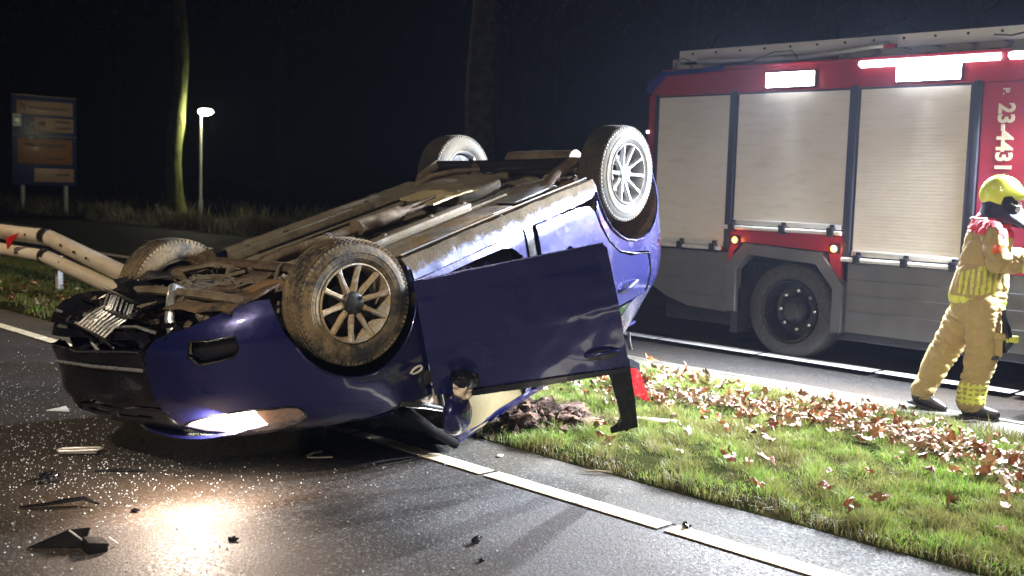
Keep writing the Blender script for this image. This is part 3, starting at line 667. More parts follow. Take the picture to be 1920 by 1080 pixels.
for z_ in (.46, .95): MB().box((-.15, -.80, z_), (.05, .03, .05), bev=.008).build('door_latch', M['alu'], car)
archR = circ(-1.36, .24, .455, 178, 2)   # from rear side over the top to the front side
aR = archR[::-1]                          # front side first
rd = pan2('rear_door', [(-.245, .30), (-.68, .305), (-.80, .325), (-.855, .38), (-.885, .48), (-.95, .60), (-1.06, .71), (-1.20, .775), (-1.27, .83), (-1.285, .97), (-1.265, 1.09), (-.9, 1.075), (-.245, 1.06)], M['paint'], noise_=.003)
q = pan2('rear_quarter', [(-.925, .262), (-.93, .18)]+toS(aR)+[(s_of(-1.83, .2), .22), (-1.85, .2), (-2.05, .22), (-2.05, 1.0), (-1.75, 1.08), (-1.29, 1.10), (-1.30, .97), (-1.285, .82), (-1.21, .762), (-1.07, .695), (-.965, .59), (-.90, .475), (-.87, .375)], M['paint'], noise_=.003)
seam(toS(aR), .009, M['paint'], 'arch_lip', q)
seam([(-.87, .33), (-.90, .47), (-.96, .595), (-1.065, .70), (-1.205, .768), (-1.278, .825), (-1.293, .97), (-1.275, 1.09)], .004, M['trim'], 'door_gap', q, out=.001)
seam([(-1.5, .86), (-1.7, .84), (-1.9, .85), (-2.05, .86)], .004, M['trim'], 'bumper_gap', q, out=.001)
for s_, z_, a_, b_, m_ in ((-1.62, .86, .028, .055, 'signbright'), (-1.40, .80, .018, .018, 'chrome')):
    P = [(s_+a_*math.cos(t_*math.pi/8), z_+b_*math.sin(t_*math.pi/8)) for t_ in range(16)]
    panel('reflector', P, M[m_], q, fn=lambda s, z: Mp(s, z)+Vector((-.004, -.006, 0)), noise_=0, step=.02, thick=.006)
seam([(-1.62+.04*math.cos(t_*math.pi/10), .86+.075*math.sin(t_*math.pi/10)) for t_ in range(21)], .006, M['paint'], 'reflector_surround', q, out=.003)
def handle(par, fn, name='door_handle'):
    hb = MB(); 
    P = [fn(*p) for p in ((-.09, 0, .002), (-.06, -.008, .028), (0, -.012, .036), (.06, -.008, .028), (.09, 0, .002))]
    hb.tube(P, [.014, .013, .013, .013, .015], 8, flat=.8); h_ = hb.build(name, M['paint'], par, 60)
    P = [fn(.085*math.cos(t_*math.pi/8), .030*math.sin(t_*math.pi/8)+.01, .0025) for t_ in range(16)]; c0 = fn(0, .01, .0015)
    pydata('handle_recess', [c0]+P, [(0, i+1, (i+1) % 16+1) for i in range(16)], M['trim'], h_, 0)
handle(rd, lambda a, b, d: Mp(-1.12+a, .97+b)+Vector((0, -d, 0)))
# side glass, roof pillars, roof
pan2('rear_door_glass', [(-.25, 1.08), (-1.2, 1.11), (-1.05, 1.30), (-.85, 1.385), (-.25, 1.385)], M['glass'], noise_=0, thick=.004)
pan2('rear_pillar', [(-1.22, 1.10), (-1.6, 1.09), (-2.0, 1.03), (-1.98, 1.1), (-1.75, 1.41), (-1.0, 1.41), (-.86, 1.395), (-1.06, 1.31)], M['paint'], noise_=.004)
pan2('roof_rail', [(.52, 1.375), (-1.0, 1.385), (-1.75, 1.40), (-1.7, 1.43), (.48, 1.415)], M['paint'], noise_=.008)
def roof(u, v): return Vector((.52-2.1*v, u*(.60-.05*v), 1.425+.045*(1-u*u)-.02*v))
panel('roof', [(-1, 0), (1, 0), (1, 1), (-1, 1)], M['paint'], car, fn=roof, step=.09, noise_=.018, smooth=60)
panel('headliner', [(-1, 0), (1, 0), (1, 1), (-1, 1)], M['beige'], car, fn=lambda u, v: roof(u*.97, .05+v*.9)-Vector((0, 0, .035)), step=.12, noise_=.015)
def wsc(u, v): return Vector((1.02-.5*v-.04*u*u, u*(.74-.14*v), 1.0+.40*v))
panel('windscreen', [(-1, 0), (1, 0), (1, 1), (-1, 1)], simple('crazed_glass', (.02, .024, .024), .45, 0, .4, 20, .3), car, fn=wsc, step=.12, noise_=.03, thick=.005)
for sd in (-1, 1):
    MB().tube([(1.04, sd*.77, .95), (.80, sd*.71, 1.19), (.55, sd*.62, 1.40)], [.035, .03, .03], 8).build('windscreen_pillar', simple('dull_black', (.003, .003, .003), .95, 0, .1, 5, 0, spec=.05), car, 60)
# curtain airbag hanging in the door opening
def bag(u, v): return Vector((.50-1.05*u, -.60-.05*v-.02*math.sin(9*u), 1.40-.36*v*(1-.25*u*u)))
b_ = panel('curtain_airbag', [(0, 0), (1, 0), (1, 1), (0, 1)], M['beige'], car, fn=bag, step=.1, noise_=.02, thick=.02)
# left side, closed
archL = [(s, z) for s, z in archF]
panel('left_side', [(.99, .2)]+[(x, z) for x, z in circ(1.24, .26, .395, 180, 125, 4)][:0]+[(.95, .2), (.86, .30), (.88, .5), (1.0, .62), (1.0, .93), (-1.1, 1.08), (-1.7, 1.05), (-2.05, 1.0), (-2.05, .2), (s_of(-1.82, .3), .25)]+toS(archR)+[(-.9, .2)], M['paint'], car, side=1, step=.07)
panel('left_glass', [(.75, 1.0), (-1.3, 1.1), (-.95, 1.36), (.5, 1.37)], M['glass'], car, side=1, step=.12, thick=.004)
panel('left_pillar', [(-1.32, 1.09), (-2.0, 1.03), (-1.75, 1.41), (-.97, 1.38)], M['paint'], car, side=1, step=.09)
panel('left_roof_rail', [(.52, 1.375), (-1.75, 1.39), (-1.7, 1.43), (.48, 1.415)], M['paint'], car, side=1, step=.09)
panel('tailgate', [(-.55, .55), (.55, .55), (.5, 1.05), (-.5, 1.05)], M['paint'], car, fn=lambda u, z: Vector((-2.0-.02*(1-u*u)+.12*max(0, z-.9), u, z)), step=.08)
panel('rear_window', [(-.5, 1.06), (.5, 1.06), (.42, 1.38), (-.42, 1.38)], M['glass'], car, fn=lambda u, z: Vector((-1.96+1.05*(z-1.06), u*1.1, z)), step=.12, thick=.005)
# red tail lamp torn out of the rear pillar, hanging by the door
def tl(u, v): return Vector((-1.18-.16*v, -.78-.05*u-.02*math.sin(3*v), 1.50+.22*v-.13*u))
# --- open front door
TH = R(46); HX, HY = .862, -.845
TD = Vector((-math.cos(TH), -math.sin(TH), 0)); ND = Vector((math.sin(TH), -math.cos(TH), 0))
def dm(d, z, off=0): # along the door from the hinge, car height
    bow = (.034*(1-((z-.62)/.45)**2)+.007*math.exp(-((z-.66+.06*d)/.022)**2)-.006*math.exp(-((z-.36)/.03)**2)) if z < 1.07 else .0
    lean = max(0, z-1.0)*.15
    return Vector((HX, HY, z))+TD*d+ND*(bow+off-lean)
dpoly = [(.0, .285), (.5, .275), (1.02, .265), (1.04, .29), (1.055, .6), (1.075, .95), (1.06, .995), (.5, .965), (.13, .945), (.0, .93)]
dr = panel('front_door', dpoly, M['paint'], car, fn=lambda d, z: dm(d, z), noise_=.006, thick=.03, step=.025, rough=(.0025, 12))
MB().tube([dm(d, z, .004) for d, z in ((.02, .278), (.5, .27), (1.02, .262))], .0045, 6).build('door_edge', M['paint'], dr)
panel('door_card', [(.04, .32), (1.0, .31), (1.03, .94), (.06, .90)], M['fabric'], dr, fn=lambda d, z: dm(d, z, -.085), noise_=.004, thick=.05)
panel('window_frame', [(1.075, .93), (1.06, 1.0), (.95, .995), (.96, 1.03), (.985, 1.2), (.995, 1.30), (.975, 1.335), (.93, 1.355), (.93, 1.375), (1.085, 1.365), (1.085, 1.2)], M['trim'], dr, fn=lambda d, z: dm(d, z, .004), noise_=.001, thick=.03, step=.03)
panel('belt_trim', [(.13, .93), (1.06, .975), (1.06, 1.0), (.5, .985), (.13, .965)], M['trim'], dr, fn=lambda d, z: dm(d, z, .012), noise_=0, thick=.015)
handle(dr, lambda a, b, d: dm(.93+a, .865+b, d))
for hz_ in (.38, .82): MB().box(dm(.0, hz_)+Vector((.01, .03, 0)), (.05, .05, .07), bev=.01).build('hinge', M['rubber'], dr)
# mirror
bm = rough_blob((0, 0, 0), (.07, .125, .115), .18, .9, 4, 3); mb = MB(); mb.bm = bm
mi = mb.build('side_mirror', M['paint'], dr, 180); mi.location = dm(.10, 1.10, .14); mi.rotation_euler = (R(10), R(8), TH+R(30))
bm = rough_blob((0, 0, 0), (.052, .045, .06), .5, 1.5, 9, 4); mb = MB(); mb.bm = bm; mb.noise(.014, 30)
o = mb.build('crumpled_beige', M['foil'], mi, 0); o.location = (-.03, .0, -.155)  # crumpled beige lump in place of the broken, reflecting mirror glass
MB().lathe([(-.02, .075), (.0, .082), (.03, .070), (.05, .04), (.055, .0005)], 20, axis='Z').noise(.01, 12).build('mirror_cup', M['trim'], mi, 60).location = (-.03, .02, -.20)
MB().tube([(0, .03, -.09), (-.03, .05, -.15), (-.06, .0, -.22), (-.03, -.03, -.24)], [.03, .035, .04, .03], 8, flat=.6).build('mirror_arm', M['trim'], mi)
# quarter window by the mirror
qw = panel('quarter_window', [(1.03, .90), (.82, .90), (.80, 1.02)], M['foil'], car, fn=lambda s, z: Mp(s, z)+Vector((0, .012, 0)), noise_=.002, thick=.004, step=.03, rough=(.006, 40))
qf = [(1.04, .895), (.82, .895), (.79, 1.04), (1.04, .895)]
MB().tube([Mp(s, z)+Vector((0, -.004, 0)) for s, z in [(1.08, .885), (.95, .955), (.80, 1.04)]], .014, 8).build('window_moulding', M['rubber'], qw)
MB().tube([Mp(s, z)+Vector((0, -.018, 0)) for s, z in [(1.08, .905), (.95, .975), (.80, 1.06)]], .003, 6).build('window_moulding', M['chrome'], qw)
MB().tube([Mp(s, z)+Vector((0, -.004, 0)) for s, z in [(.815, .885), (.79, 1.03)]], .016, 8).build('window_moulding', M['rubber'], qw)

# --- floor pan with pressed ribs, tunnel and seams
def fz(x, y):
    z = .215
    a = abs(y)
    z += .10*math.exp(-((y+.02)/.10)**4)*(1 if x < .95 else .2)          # tunnel
    for yy in (.42, -.42): z -= .055*math.exp(-((y-yy)/.045)**4)
    for yy in (.20, -.22, .6, -.6): z -= .014*math.exp(-((y-yy)/.03)**2)
    if a > .70: z -= .04*min(1, (a-.70)/.04)
    z += .006*math.sin(x*26)*(1 if .08 < a-.12 < .26 else 0)
    if -.50 > x > -.95 and a < .50: z += .02
    if x > 1.0: z += .16*min(1, (x-1.0)/.12)
    if x < -1.02: z += .10*min(1, (-1.02-x)/.1)
    if x < -1.5 and math.hypot(x+1.62, y) < .28: z -= .06
    return z+.004*noise.noise(Vector((x*9, y*9, 0)))
xs = np.arange(-1.9, 1.14, .022); ys = np.arange(-.80, .80, .02); V = []; F = []
def aok(x, y):
    if abs(y) > .48 and ((x-1.24)**2 < .41**2 or (x+1.36)**2 < .47**2): return False
    if x < -1.2 and abs(y) > .78*max(0, 1-((-x-1.2)/.78)**2.5)**.4: return False
    return True
for x in xs:
    for y in ys: V.append((x, y, fz(x, y)))
ny = len(ys)
for i in range(len(xs)-1):
    for j in range(ny-1):
        if aok(xs[i]+.011, ys[j]+.01): F.append((i*ny+j, i*ny+j+1, (i+1)*ny+j+1, (i+1)*ny+j))
floor = pydata('floor_pan', V, F, M['under'], car, 30)
def U(name, mb, mat, sm=40, parent=car): return mb.build(name, mat, parent, sm)
U('exhaust_pipe', MB().tube([(1.10, .20, .20), (.9, .12, .155), (.5, .02, .15), (-.2, -.02, .15), (-.62, -.02, .15), (-.85, .10, .12), (-1.0, .22, .10), (-1.2, .25, .13), (-1.4, .1, .17)], .030, 10), M['rust'])
U('front_silencer', MB().tube([(.42, .01, .145), (.40, .01, .145), (.06, -.02, .145), (.04, -.02, .145)], [.02, .065, .065, .02], 14, flat=.75), M['rust'])
U('muffler', MB().tube([(-1.50, -.30, .19), (-1.50, -.28, .19), (-1.50, .30, .19), (-1.50, .32, .19)], [.04, .085, .085, .04], 16), M['rust'])
U('fuel_tank', MB().box((-.60, .16, .165), (.46, .60, .12), bev=.035).noise(.012, 6), M['under'])
U('heat_shield', MB().box((-.36, .02, .130), (.34, .38, .012), rot=R(12)).sub(3).noise(.035, 6), simple('dusty_foil', (.55, .46, .27), .55, .3, .2, 15, .6, .01), 0)
U('rear_axle_beam', MB().tube([(-1.02, -.60, .10), (-1.02, -.3, .105), (-1.02, .3, .105), (-1.02, .60, .10)], .045, 12), M['black'])
for sd in (-1, 1):
    U('trailing_arm', MB().tube([(-.74, sd*.55, .20), (-.82, sd*.58, .13), (-1.02, sd*.60, .09), (-1.2, sd*.62, .13), (-1.31, sd*.64, .20)], [.045, .04, .05, .042, .05], 10, flat=.8), M['rust'])
    co = [(-1.12+.045*math.cos(t_*.6), sd*.48+.045*math.sin(t_*.6), .13+t_*.0045) for t_ in range(64)]
    U('coil_spring', MB().tube(co, .008, 6), M['rust'])
    U('shock_absorber', MB().tube([(-1.38, sd*.58, .12), (-1.42, sd*.56, .5)], .025, 8), M['black'])
    U('control_arm', MB().tube([(1.05, sd*.30, .20), (1.15, sd*.45, .16), (1.28, sd*.62, .17)], [.05, .04, .035], 8, flat=.55).tube([(1.42, sd*.32, .22), (1.34, sd*.5, .17), (1.28, sd*.62, .17)], [.035, .03, .03], 8, flat=.6), M['rust'])
    U('driveshaft', MB().tube([(1.30, sd*.20, .26), (1.30, sd*.33, .25), (1.305, sd*.62, .22)], [.035, .018, .018], 10), M['rust'])
    U('drive_boot', MB().lathe([(0, .03), (.02, .05), (.035, .035), (.05, .048), (.065, .033), (.08, .042), (.1, .02)], 14, axis='Y', c=(1.30, sd*.30 if sd > 0 else -.40, .25)), M['rubber'])
    U('chassis_rail', MB().box((.45, sd*.42, .15), (1.15, .085, .05), bev=.012), M['under'])
    # wheel-arch liner
    for cx, cz, rr_ in ((1.24, .27, .41), (-1.36, .25, .475)):
        V = []; F = []; n = 22
        for i in range(n+1):
            a = R(-8+196*i/n)
            for y in (.47, .60, .72, .81): xx = cx+rr_*math.cos(a); s9 = s_of(max(-2.02, xx), max(.16, cz+rr_*math.sin(a))); ym = abs(Mp(s9, max(.16, cz+rr_*math.sin(a))).y)-.016; V.append((xx, sd*min(y, ym), cz+rr_*math.sin(a)))
        for i in range(n):
            for j in range(3): F.append((i*4+j, i*4+j+1, (i+1)*4+j+1, (i+1)*4+j))
        c0 = len(V); V.append((cx, sd*.47, cz)); F += [(c0, i*4, (i+1)*4) for i in range(n)]
        pydata('arch_liner', V, F, M['black'] if cx > 0 or sd > 0 else mud_over('arch_mud', (.03, .025, .02), 0, .8, .55, mud=(.12, .07, .035)), car, 40)
U('brake_pipe', MB().tube([(1.0, -.34, .18), (.6, -.36, .185), (-.3, -.35, .185), (-.7, -.33, .18), (-.9, -.45, .17)], .007, 6).tube([(1.0, -.31, .18), (.6, -.33, .185), (-.3, -.32, .185), (-.7, -.30, .18)], .005, 6), M['alu'])
U('fuel_pipe', MB().tube([(.9, .33, .16), (.3, .34, .165), (-.35, .31, .16)], .009, 6), M['black'])
U('floor_cover', MB().box((.25, -.56, .185), (1.0, .20, .02), rot=R(2), bev=.006).noise(.008, 4), M['under2'])
U('floor_plate', MB().box((-.55, -.56, .180), (.42, .16, .015), rot=R(3), bev=.006).noise(.006, 5), simple('grey_plate', (.34, .35, .38), .4, .4, .2, 9, .2))
for i, (bx, by) in enumerate([(.9, .42), (.6, .42), (.2, .42), (-.1, .42), (.9, -.42), (.6, -.42), (.2, -.42), (-.1, -.42), (.75, -.60), (.3, -.64), (-.2, -.62), (-.5, -.6), (-.75, -.55), (-.45, .4), (-.75, .42), (0, .22), (.5, .25), (.8, -.2), (-.3, -.25), (-.6, -.2)]):
    U('floor_bolt', MB().lathe([(0, .016), (-.012, .015), (-.015, .0005)], 8, axis='Z', c=(bx, by, .125 if abs(abs(by)-.42) < .01 and bx > -.15 else fz(bx, by)-.004)), M['rust'], 0)
for px_ in (.62, .05, -.45): U('pipe_clamp', MB().lathe([(-.012, .034), (-.012, .038), (.012, .038), (.012, .034)], 16, axis='X', c=(px_, .0 if px_ < .3 else .03, .15)), M['alu'])
U('cable_hose', MB().tube([(-.45, .34, .12), (-.62, .30, .075), (-.78, .22, .08), (-.9, .1, .10)], .018, 8), M['rust'])
# --- engine bay seen from below
U('subframe', MB().tube([(1.07, -.52, .17), (1.07, -.2, .185), (1.05, .15, .185), (1.07, .52, .17)], .045, 8, flat=.6).box((1.22, .0, .22), (.22, .25, .06), bev=.02), M['rust'])
U('steering_rack', MB().tube([(.98, -.55, .20), (.97, 0, .205), (.98, .55, .20)], .022, 8), M['under2'])
U('gearbox', MB().box((1.42, -.02, .32), (.34, .36, .26), rot=R(8), bev=.05).noise(.02, 7), M['rust'])
U('sump', MB().box((1.40, -.30, .30), (.30, .24, .22), rot=R(-6), bev=.03).box((1.40, -.30, .18), (.22, .18, .03), bev=.01), mud_over('sump_rust', (.20, .10, .045), .2, .6, .5, mud=(.22, .13, .06)))
U('drain_plug', MB().lathe([(0, .001), (0, .05), (.02, .05), (.02, .035)], 6, axis='Z', c=(1.40, -.15, .17)), M['black'], 0)
U('engine_block', MB().box((1.45, .28, .36), (.34, .36, .30), rot=R(-5), bev=.02).noise(.02, 8), M['under'])
mb = MB()
for i in range(7): mb.box((1.30+i*.045, .25, .19), (.016, .34, .03), rot=R(6), bev=.004)
U('ribbed_sump', mb, M['alu'])
U('front_crossmember', MB().tube([(1.70, -.50, .13), (1.72, -.2, .11), (1.72, .2, .11), (1.69, .52, .14)], .032, 8, flat=.7), M['rust'])
U('coolant_hose', MB().tube([(1.62, .10, .14), (1.72, .0, .09), (1.80, -.08, .12), (1.86, -.12, .20), (1.88, -.15, .30)], .026, 10).noise(.006, 20), M['alu'])
U('undertray', MB().box((1.66, -.30, .145), (.34, .46, .012), rot=R(-8)).sub(4).noise(.05, 5), mud_over('tray_mud', (.02, .02, .022), 0, .5, .5, mud=(.16, .10, .05)), 0)
U('undertray', MB().box((1.78, .28, .13), (.30, .66, .012), rot=R(10)).sub(4).noise(.085, 4.5), M['trim'], 0)
U('torn_liner', MB().box((1.90, .52, .17), (.26, .40, .010), rot=R(-22)).sub(4).noise(.11, 5, 3), M['trim'], 0)
U('torn_liner', MB().box((1.50, .58, .14), (.30, .20, .010), rot=R(30)).sub(3).noise(.07, 6, 8), M['black'], 0)
r = random.Random(12); mb = MB()
for i in range(46):
    p = Vector((r.uniform(1.12, 1.82), r.uniform(-.50, .55), r.uniform(.14, .24))); q_ = p+Vector((r.uniform(-.22, .22), r.uniform(-.22, .22), r.uniform(-.05, .06)))
    mb.tube([p, p.lerp(q_, .5)+Vector((0, 0, r.uniform(-.035, .03))), q_], r.uniform(.004, .013), 5)
tag(U('cable_tangle', mb, M['under']), kind='stuff')
mb = MB()
for i in range(40): mb.box((r.uniform(1.08, 1.88), r.uniform(-.48, .6), r.uniform(.15, .26)), (r.uniform(.02, .08), r.uniform(.02, .09), r.uniform(.01, .04)), rot=Matrix.Rotation(r.uniform(0, 3), 4, 'X') @ Matrix.Rotation(r.uniform(0, 3), 4, 'Z'), bev=.004)
tag(U('broken_bracket', mb, M['rust'], 0), kind='stuff')
mb = MB()
for i in range(26): mb.box((r.uniform(1.74, 2.04), r.uniform(-.28, .72), r.uniform(.16, .32)), (r.uniform(.02, .12), r.uniform(.02, .12), r.uniform(.004, .01)), rot=Matrix.Rotation(r.uniform(0, 3), 4, 'X') @ Matrix.Rotation(r.uniform(0, 3), 4, 'Z'))
tag(U('broken_plastic', mb, M['trim'], 0), kind='stuff')
mb = MB()
for i in range(12): mb.box((r.uniform(1.80, 2.06), r.uniform(-.2, .7), r.uniform(.14, .34)), (r.uniform(.01, .05), r.uniform(.01, .03), r.uniform(.004, .01)), rot=Matrix.Rotation(r.uniform(0, 3), 4, 'X') @ Matrix.Rotation(r.uniform(0, 3), 4, 'Z'))
tag(U('bright_shard', mb, M['alu'], 0), kind='stuff')
# crumpled cooler with bent fins hanging out of the nose
rad = bpy.data.objects.new('cooler', None); COL.objects.link(rad); rad.parent = car; rad.location = (2.00, .20, .15); rad.rotation_euler = (R(-10), R(-38), R(14))
for i in range(9):
    y = -.14+i*.034; MB().tube([(-.11+.01*math.sin(i), y, .012*math.sin(i*1.1)), (-.04, y+.006, .028+.008*math.sin(i)), (.04, y+.01, .0), (.11, y, -.018)], .0085, 5, flat=.5).build('fin', M['alu'], rad, 40)
MB().box((-.115, 0, 0), (.014, .31, .035), bev=.004).box((.115, 0, -.015), (.014, .31, .035), bev=.004).build('cooler_tank', M['black'], rad)
U('bent_stay', MB().tube([(1.98, .42, .20), (2.04, .34, .30), (2.05, .24, .38)], .010, 6).tube([(2.04, .34, .22), (2.06, .12, .30)], .006, 6), M['alu'])
# --- interior
for sd in (-1, 1):
    s_ = U('seat', MB().box((-.02, sd*.36, .50), (.50, .50, .14), bev=.05), M['fabric'], 60)
    MB().box((-.30, sd*.36, .84), (.14, .48, .62), rot=Matrix.Rotation(R(-14), 4, 'Y'), bev=.05).build('seat_back', M['fabric'], s_, 60)
    MB().box((-.39, sd*.36, 1.22), (.09, .26, .17), bev=.03).build('headrest', M['fabric'], s_, 60)
U('rear_seat', MB().box((-.85, 0, .5), (.4, 1.2, .14), bev=.05).box((-1.12, 0, .85), (.14, 1.2, .6), bev=.05), M['fabric'], 60)
U('dashboard', MB().box((.80, 0, .85), (.34, 1.40, .24), bev=.06), M['fabric'], 60)
U('steering_wheel', MB().tube([(.50+.02*math.sin(a), .36+.18*math.cos(a), .86+.18*math.sin(a)) for a in [i*math.pi/12 for i in range(25)]], .014, 8), M['black'], 60)
U('bulkhead', MB().box((1.0, 0, .6), (.03, 1.5, .75)), M['black'], 0)
U('rear_floor', MB().box((-1.75, 0, .45), (.06, 1.3, .4)), M['black'], 0)

# --- wheels
def make_wheel(tm, rm, seed, hubmat):
    """axis along local y, outer face at -y, centre at origin"""
    w_ = bpy.data.objects.new('wheel', None); COL.objects.link(w_)
    hw = .092
    prof = [(-hw+.012, .200), (-hw-.004, .212), (-hw-.012, .245), (-hw-.006, .280), (-hw+.006, .304), (-hw+.020, .313), (0, .318), (hw-.020, .313), (hw-.006, .304), (hw+.006, .280), (hw+.012, .245), (hw+.004, .212), (hw-.012, .200)]
    ty = MB().lathe(prof, 72).build('tyre', tm, w_, 50)
    mb = MB()      # tread blocks
    for i in range(76):
        a = 2*math.pi*i/76
        for j, yy in enumerate((-.068, -.036, 0, .036, .068)):
            aa = a+(j % 2)*.049+(.02*(j-2)); rad_ = .318 if abs(yy) < .05 else .314
            m_ = Matrix.Rotation(-aa, 4, 'Y') @ Matrix.Translation((rad_+.001, yy, 0)) @ Matrix.Rotation(R(18)*(1 if j < 2 else -1 if j > 2 else 0), 4, 'X')
            mb.box((0, 0, 0), (.010, .027, .021)) if False else bmesh.ops.create_cube(mb.bm, size=1, matrix=m_ @ Matrix.Diagonal((.004, .031, .0225, 1)))
        for sd in (-1, 1):
            m_ = Matrix.Rotation(-a, 4, 'Y') @ Matrix.Translation((.304, sd*.086, 0)); bmesh.ops.create_cube(mb.bm, size=1, matrix=m_ @ Matrix.Diagonal((.017, .010, .017, 1)))
    o = mb.build('tread', tm, ty, 0); tag(o, kind='stuff')
    MB().lathe([(-hw-.0125, .262), (-hw-.0145, .258), (-hw-.0125, .254)], 64).lathe([(-hw-.008, .232), (-hw-.011, .229), (-hw-.008, .226)], 64).build('sidewall_ring', tm, ty, 60)
    # rim barrel and lip
    rm_ = MB().lathe([(-hw+.004, .203), (-hw-.006, .201), (-hw-.008, .196), (-hw+.004, .190), (-hw+.020, .186), (-.02, .178), (hw-.01, .190), (hw, .203)], 64).build('rim', rm, w_, 60)
    for i in range(10):
        a = 2*math.pi*i/10+.1; ca, sa = math.cos(a), math.sin(a); tx, tz = -sa, ca; V = []
        for rad_, wd, y_, dp in ((.050, .018, -.062, .030), (.085, .0135, -.073, .028), (.14, .0115, -.082, .024), (.192, .016, -.094, .020)):
            for sx, yy in ((-1, y_+.006), (-.45, y_-.004), (.45, y_-.004), (1, y_+.006), (1, y_+dp), (-1, y_+dp)):
                V.append((ca*rad_+tx*wd*sx, yy, sa*rad_+tz*wd*sx))
        F = [tuple(q*6+z for z in range(6)) if q == 0 else tuple(q*6+5-z for z in range(6)) for q in (0, 3)]
        for q in range(3):
            for z in range(6): F.append((q*6+z, (q+1)*6+z, (q+1)*6+(z+1) % 6, q*6+(z+1) % 6))
        me = bpy.data.meshes.new('spoke'); me.from_pydata(V, [], F); me.update(); bm_ = bmesh.new(); bm_.from_mesh(me); bmesh.ops.recalc_face_normals(bm_, faces=bm_.faces[:]); bm_.to_mesh(me); bm_.free()
        link('spoke', me, rm, rm_, 40)
    MB().lathe([(-.040, .058), (-.066, .060), (-.076, .052), (-.080, .030), (-.082, .0005)], 28).build('hub_cap', hubmat, rm_, 60)
    mb = MB()
    for i in range(4):
        a = i*math.pi/2+.5; mb.lathe([(-.074, .0005), (-.0745, .011), (-.055, .012)], 8, c=(.041*math.cos(a), -.008, .041*math.sin(a)))
    mb.build('wheel_nut', M['black'], rm_, 60)
    MB().lathe([(-.028, .0005), (-.028, .125), (-.016, .125), (-.016, .05), (.03, .05)], 40).box((.10, -.01, .07), (.07, .07, .12), rot=Matrix.Rotation(R(-35), 4, 'Y'), bev=.01).build('brake_disc', M['black'], w_, 40)
    MB().lathe([(.02, .0005), (.02, .176), (.055, .17), (.07, .10), (.085, .05), (.085, .0005)], 32).build('wheel_inside', M['rubber'], w_, 40)
    return w_
hub_light = simple('hub_pale', (.25, .29, .28), .4, .1, .1, 20, .1)
wa = make_wheel(M['tyre'], M['rim'], 1, M['hub']); wa.parent = car; wa.location = (1.258, -.755, .268); wa.rotation_euler = (R(0), R(7), R(13))
wb_ = make_wheel(M['tyre_light'], M['rim_clean'], 2, hub_light); wb_.parent = car; wb_.location = (-1.31, -.735, .235); wb_.rotation_euler = (R(-2), R(23), R(0))
wc = copy_tree(wa, car); wc.location = (1.26, .72, .31); wc.rotation_euler = (0, R(40), R(180+4))
wd_ = copy_tree(wb_, car); wd_.location = (-1.31, .715, .255); wd_.rotation_euler = (0, R(11), R(180))
# red tail lamp hanging from the rear pillar behind the door
TLm = thing('x', None, None) if False else None
v = [(-1.0, 1.51), (-1.20, 1.60), (-1.23, 1.65), (-1.29, 1.88), (-1.25, 1.865), (-1.03, 1.69)]
panel('tail_lamp', v, M['lens_red'], car, fn=lambda x, z: Vector((x, -.76+.02*math.sin(6*z), z)), noise_=.003, thick=.05, step=.03)
panel('tail_lamp_socket', [(-1.0, 1.47), (-1.16, 1.51), (-1.25, 1.58), (-1.24, 1.64), (-1.20, 1.595), (-1.0, 1.505)], M['trim'], car, fn=lambda x, z: Vector((x, -.76, z)), noise_=.003, thick=.06, step=.03)
MB().tube([(-1.20, -.74, 1.46), (-1.22, -.72, 1.42), (-1.26, -.70, 1.36)], .012, 6).build('lamp_cable', M['black'], car)
mi.location = dm(.10, 1.02, .12)

BEAM.data.shadow_soft_size = .07; BEAM.location = (2.70, 4.80, .42); BEAM.data.spot_size = R(160); BEAM.data.spot_blend = .9; BEAM.data.color = (1, .80, .64)
BEAM.rotation_euler = Vector((.15, .6, -1)).to_track_quat('-Z', 'Y').to_euler()
ld = bpy.data.lights.new('headlight_beam', 'SPOT'); ld.energy = LAMP['head_far']; ld.color = (1, .80, .64); ld.spot_size = R(125); ld.spot_blend = .9; ld.shadow_soft_size = .03
lo = bpy.data.objects.new('headlight_beam', ld); COL.objects.link(lo); ld.shadow_soft_size = .07; lo.location = (2.58, 4.82, .40)
lo.rotation_euler = Vector((-.35, -.55, -.80)).to_track_quat('-Z', 'Y').to_euler()

# ------------------------------------------------------------------ fire engine
M['fred'] = simple('fire_red', (.29, .018, .032), .35, 0, .04, 2, .0, coat=.5, rv=.08)
k = N('roller_shutter'); z_ = k.n('ShaderNodeSeparateXYZ'); k.l(k.co.outputs['Object'], z_.inputs[0])
c = k.mix(k.ramp(k.noise(.9, 6), [(.35, 0.), (.7, 1.)]), (.64, .59, .50), (.74, .69, .60)); c = k.mix(k.ramp(k.noise(6, 7, .7, vec=k.map((1, .5, 3))), [(.5, 0.), (.75, .35)]), c, (.36, .31, .24))
k.set('Base Color', c).set('Metallic', .08).set('Roughness', k.ramp(k.noise(2, 5, vec=k.map((1, 1, 9))), [(.3, .60), (.7, .72)])).set('Specular IOR Level', .3); M['shutter'] = k.m
M['fgrey'] = simple('skirt_grey', (.105, .105, .11), .5, .1, .12, 4, .1); M['fdark'] = simple('frame_dark', (.03, .032, .045), .4, .3, .1, 5, .05)
M['fblue'] = simple('beacon_blue', (.008, .02, .16), .15, 0, .1, 5, 0, coat=1)
M['lad'] = simple('painted_ladder', (.82, .78, .68), .45, 0, .05, 4, 0)
M['railw'] = simple('rail_white', (.62, .60, .56), .35, .3, .08, 12, .05); M['orange'] = emit('hazard_orange', (1, .20, .03), 9)
M['ledwhite'] = emit('work_light_white', (.90, .93, 1), 45); M['strip'] = emit('light_strip', (.90, .92, 1), 7)
fx = 9.44
ft = thing('fire_engine', 'red fire engine with grey roller shutters, roof ladder and glaring work lights', 'fire engine', (fx, 4, -.03))
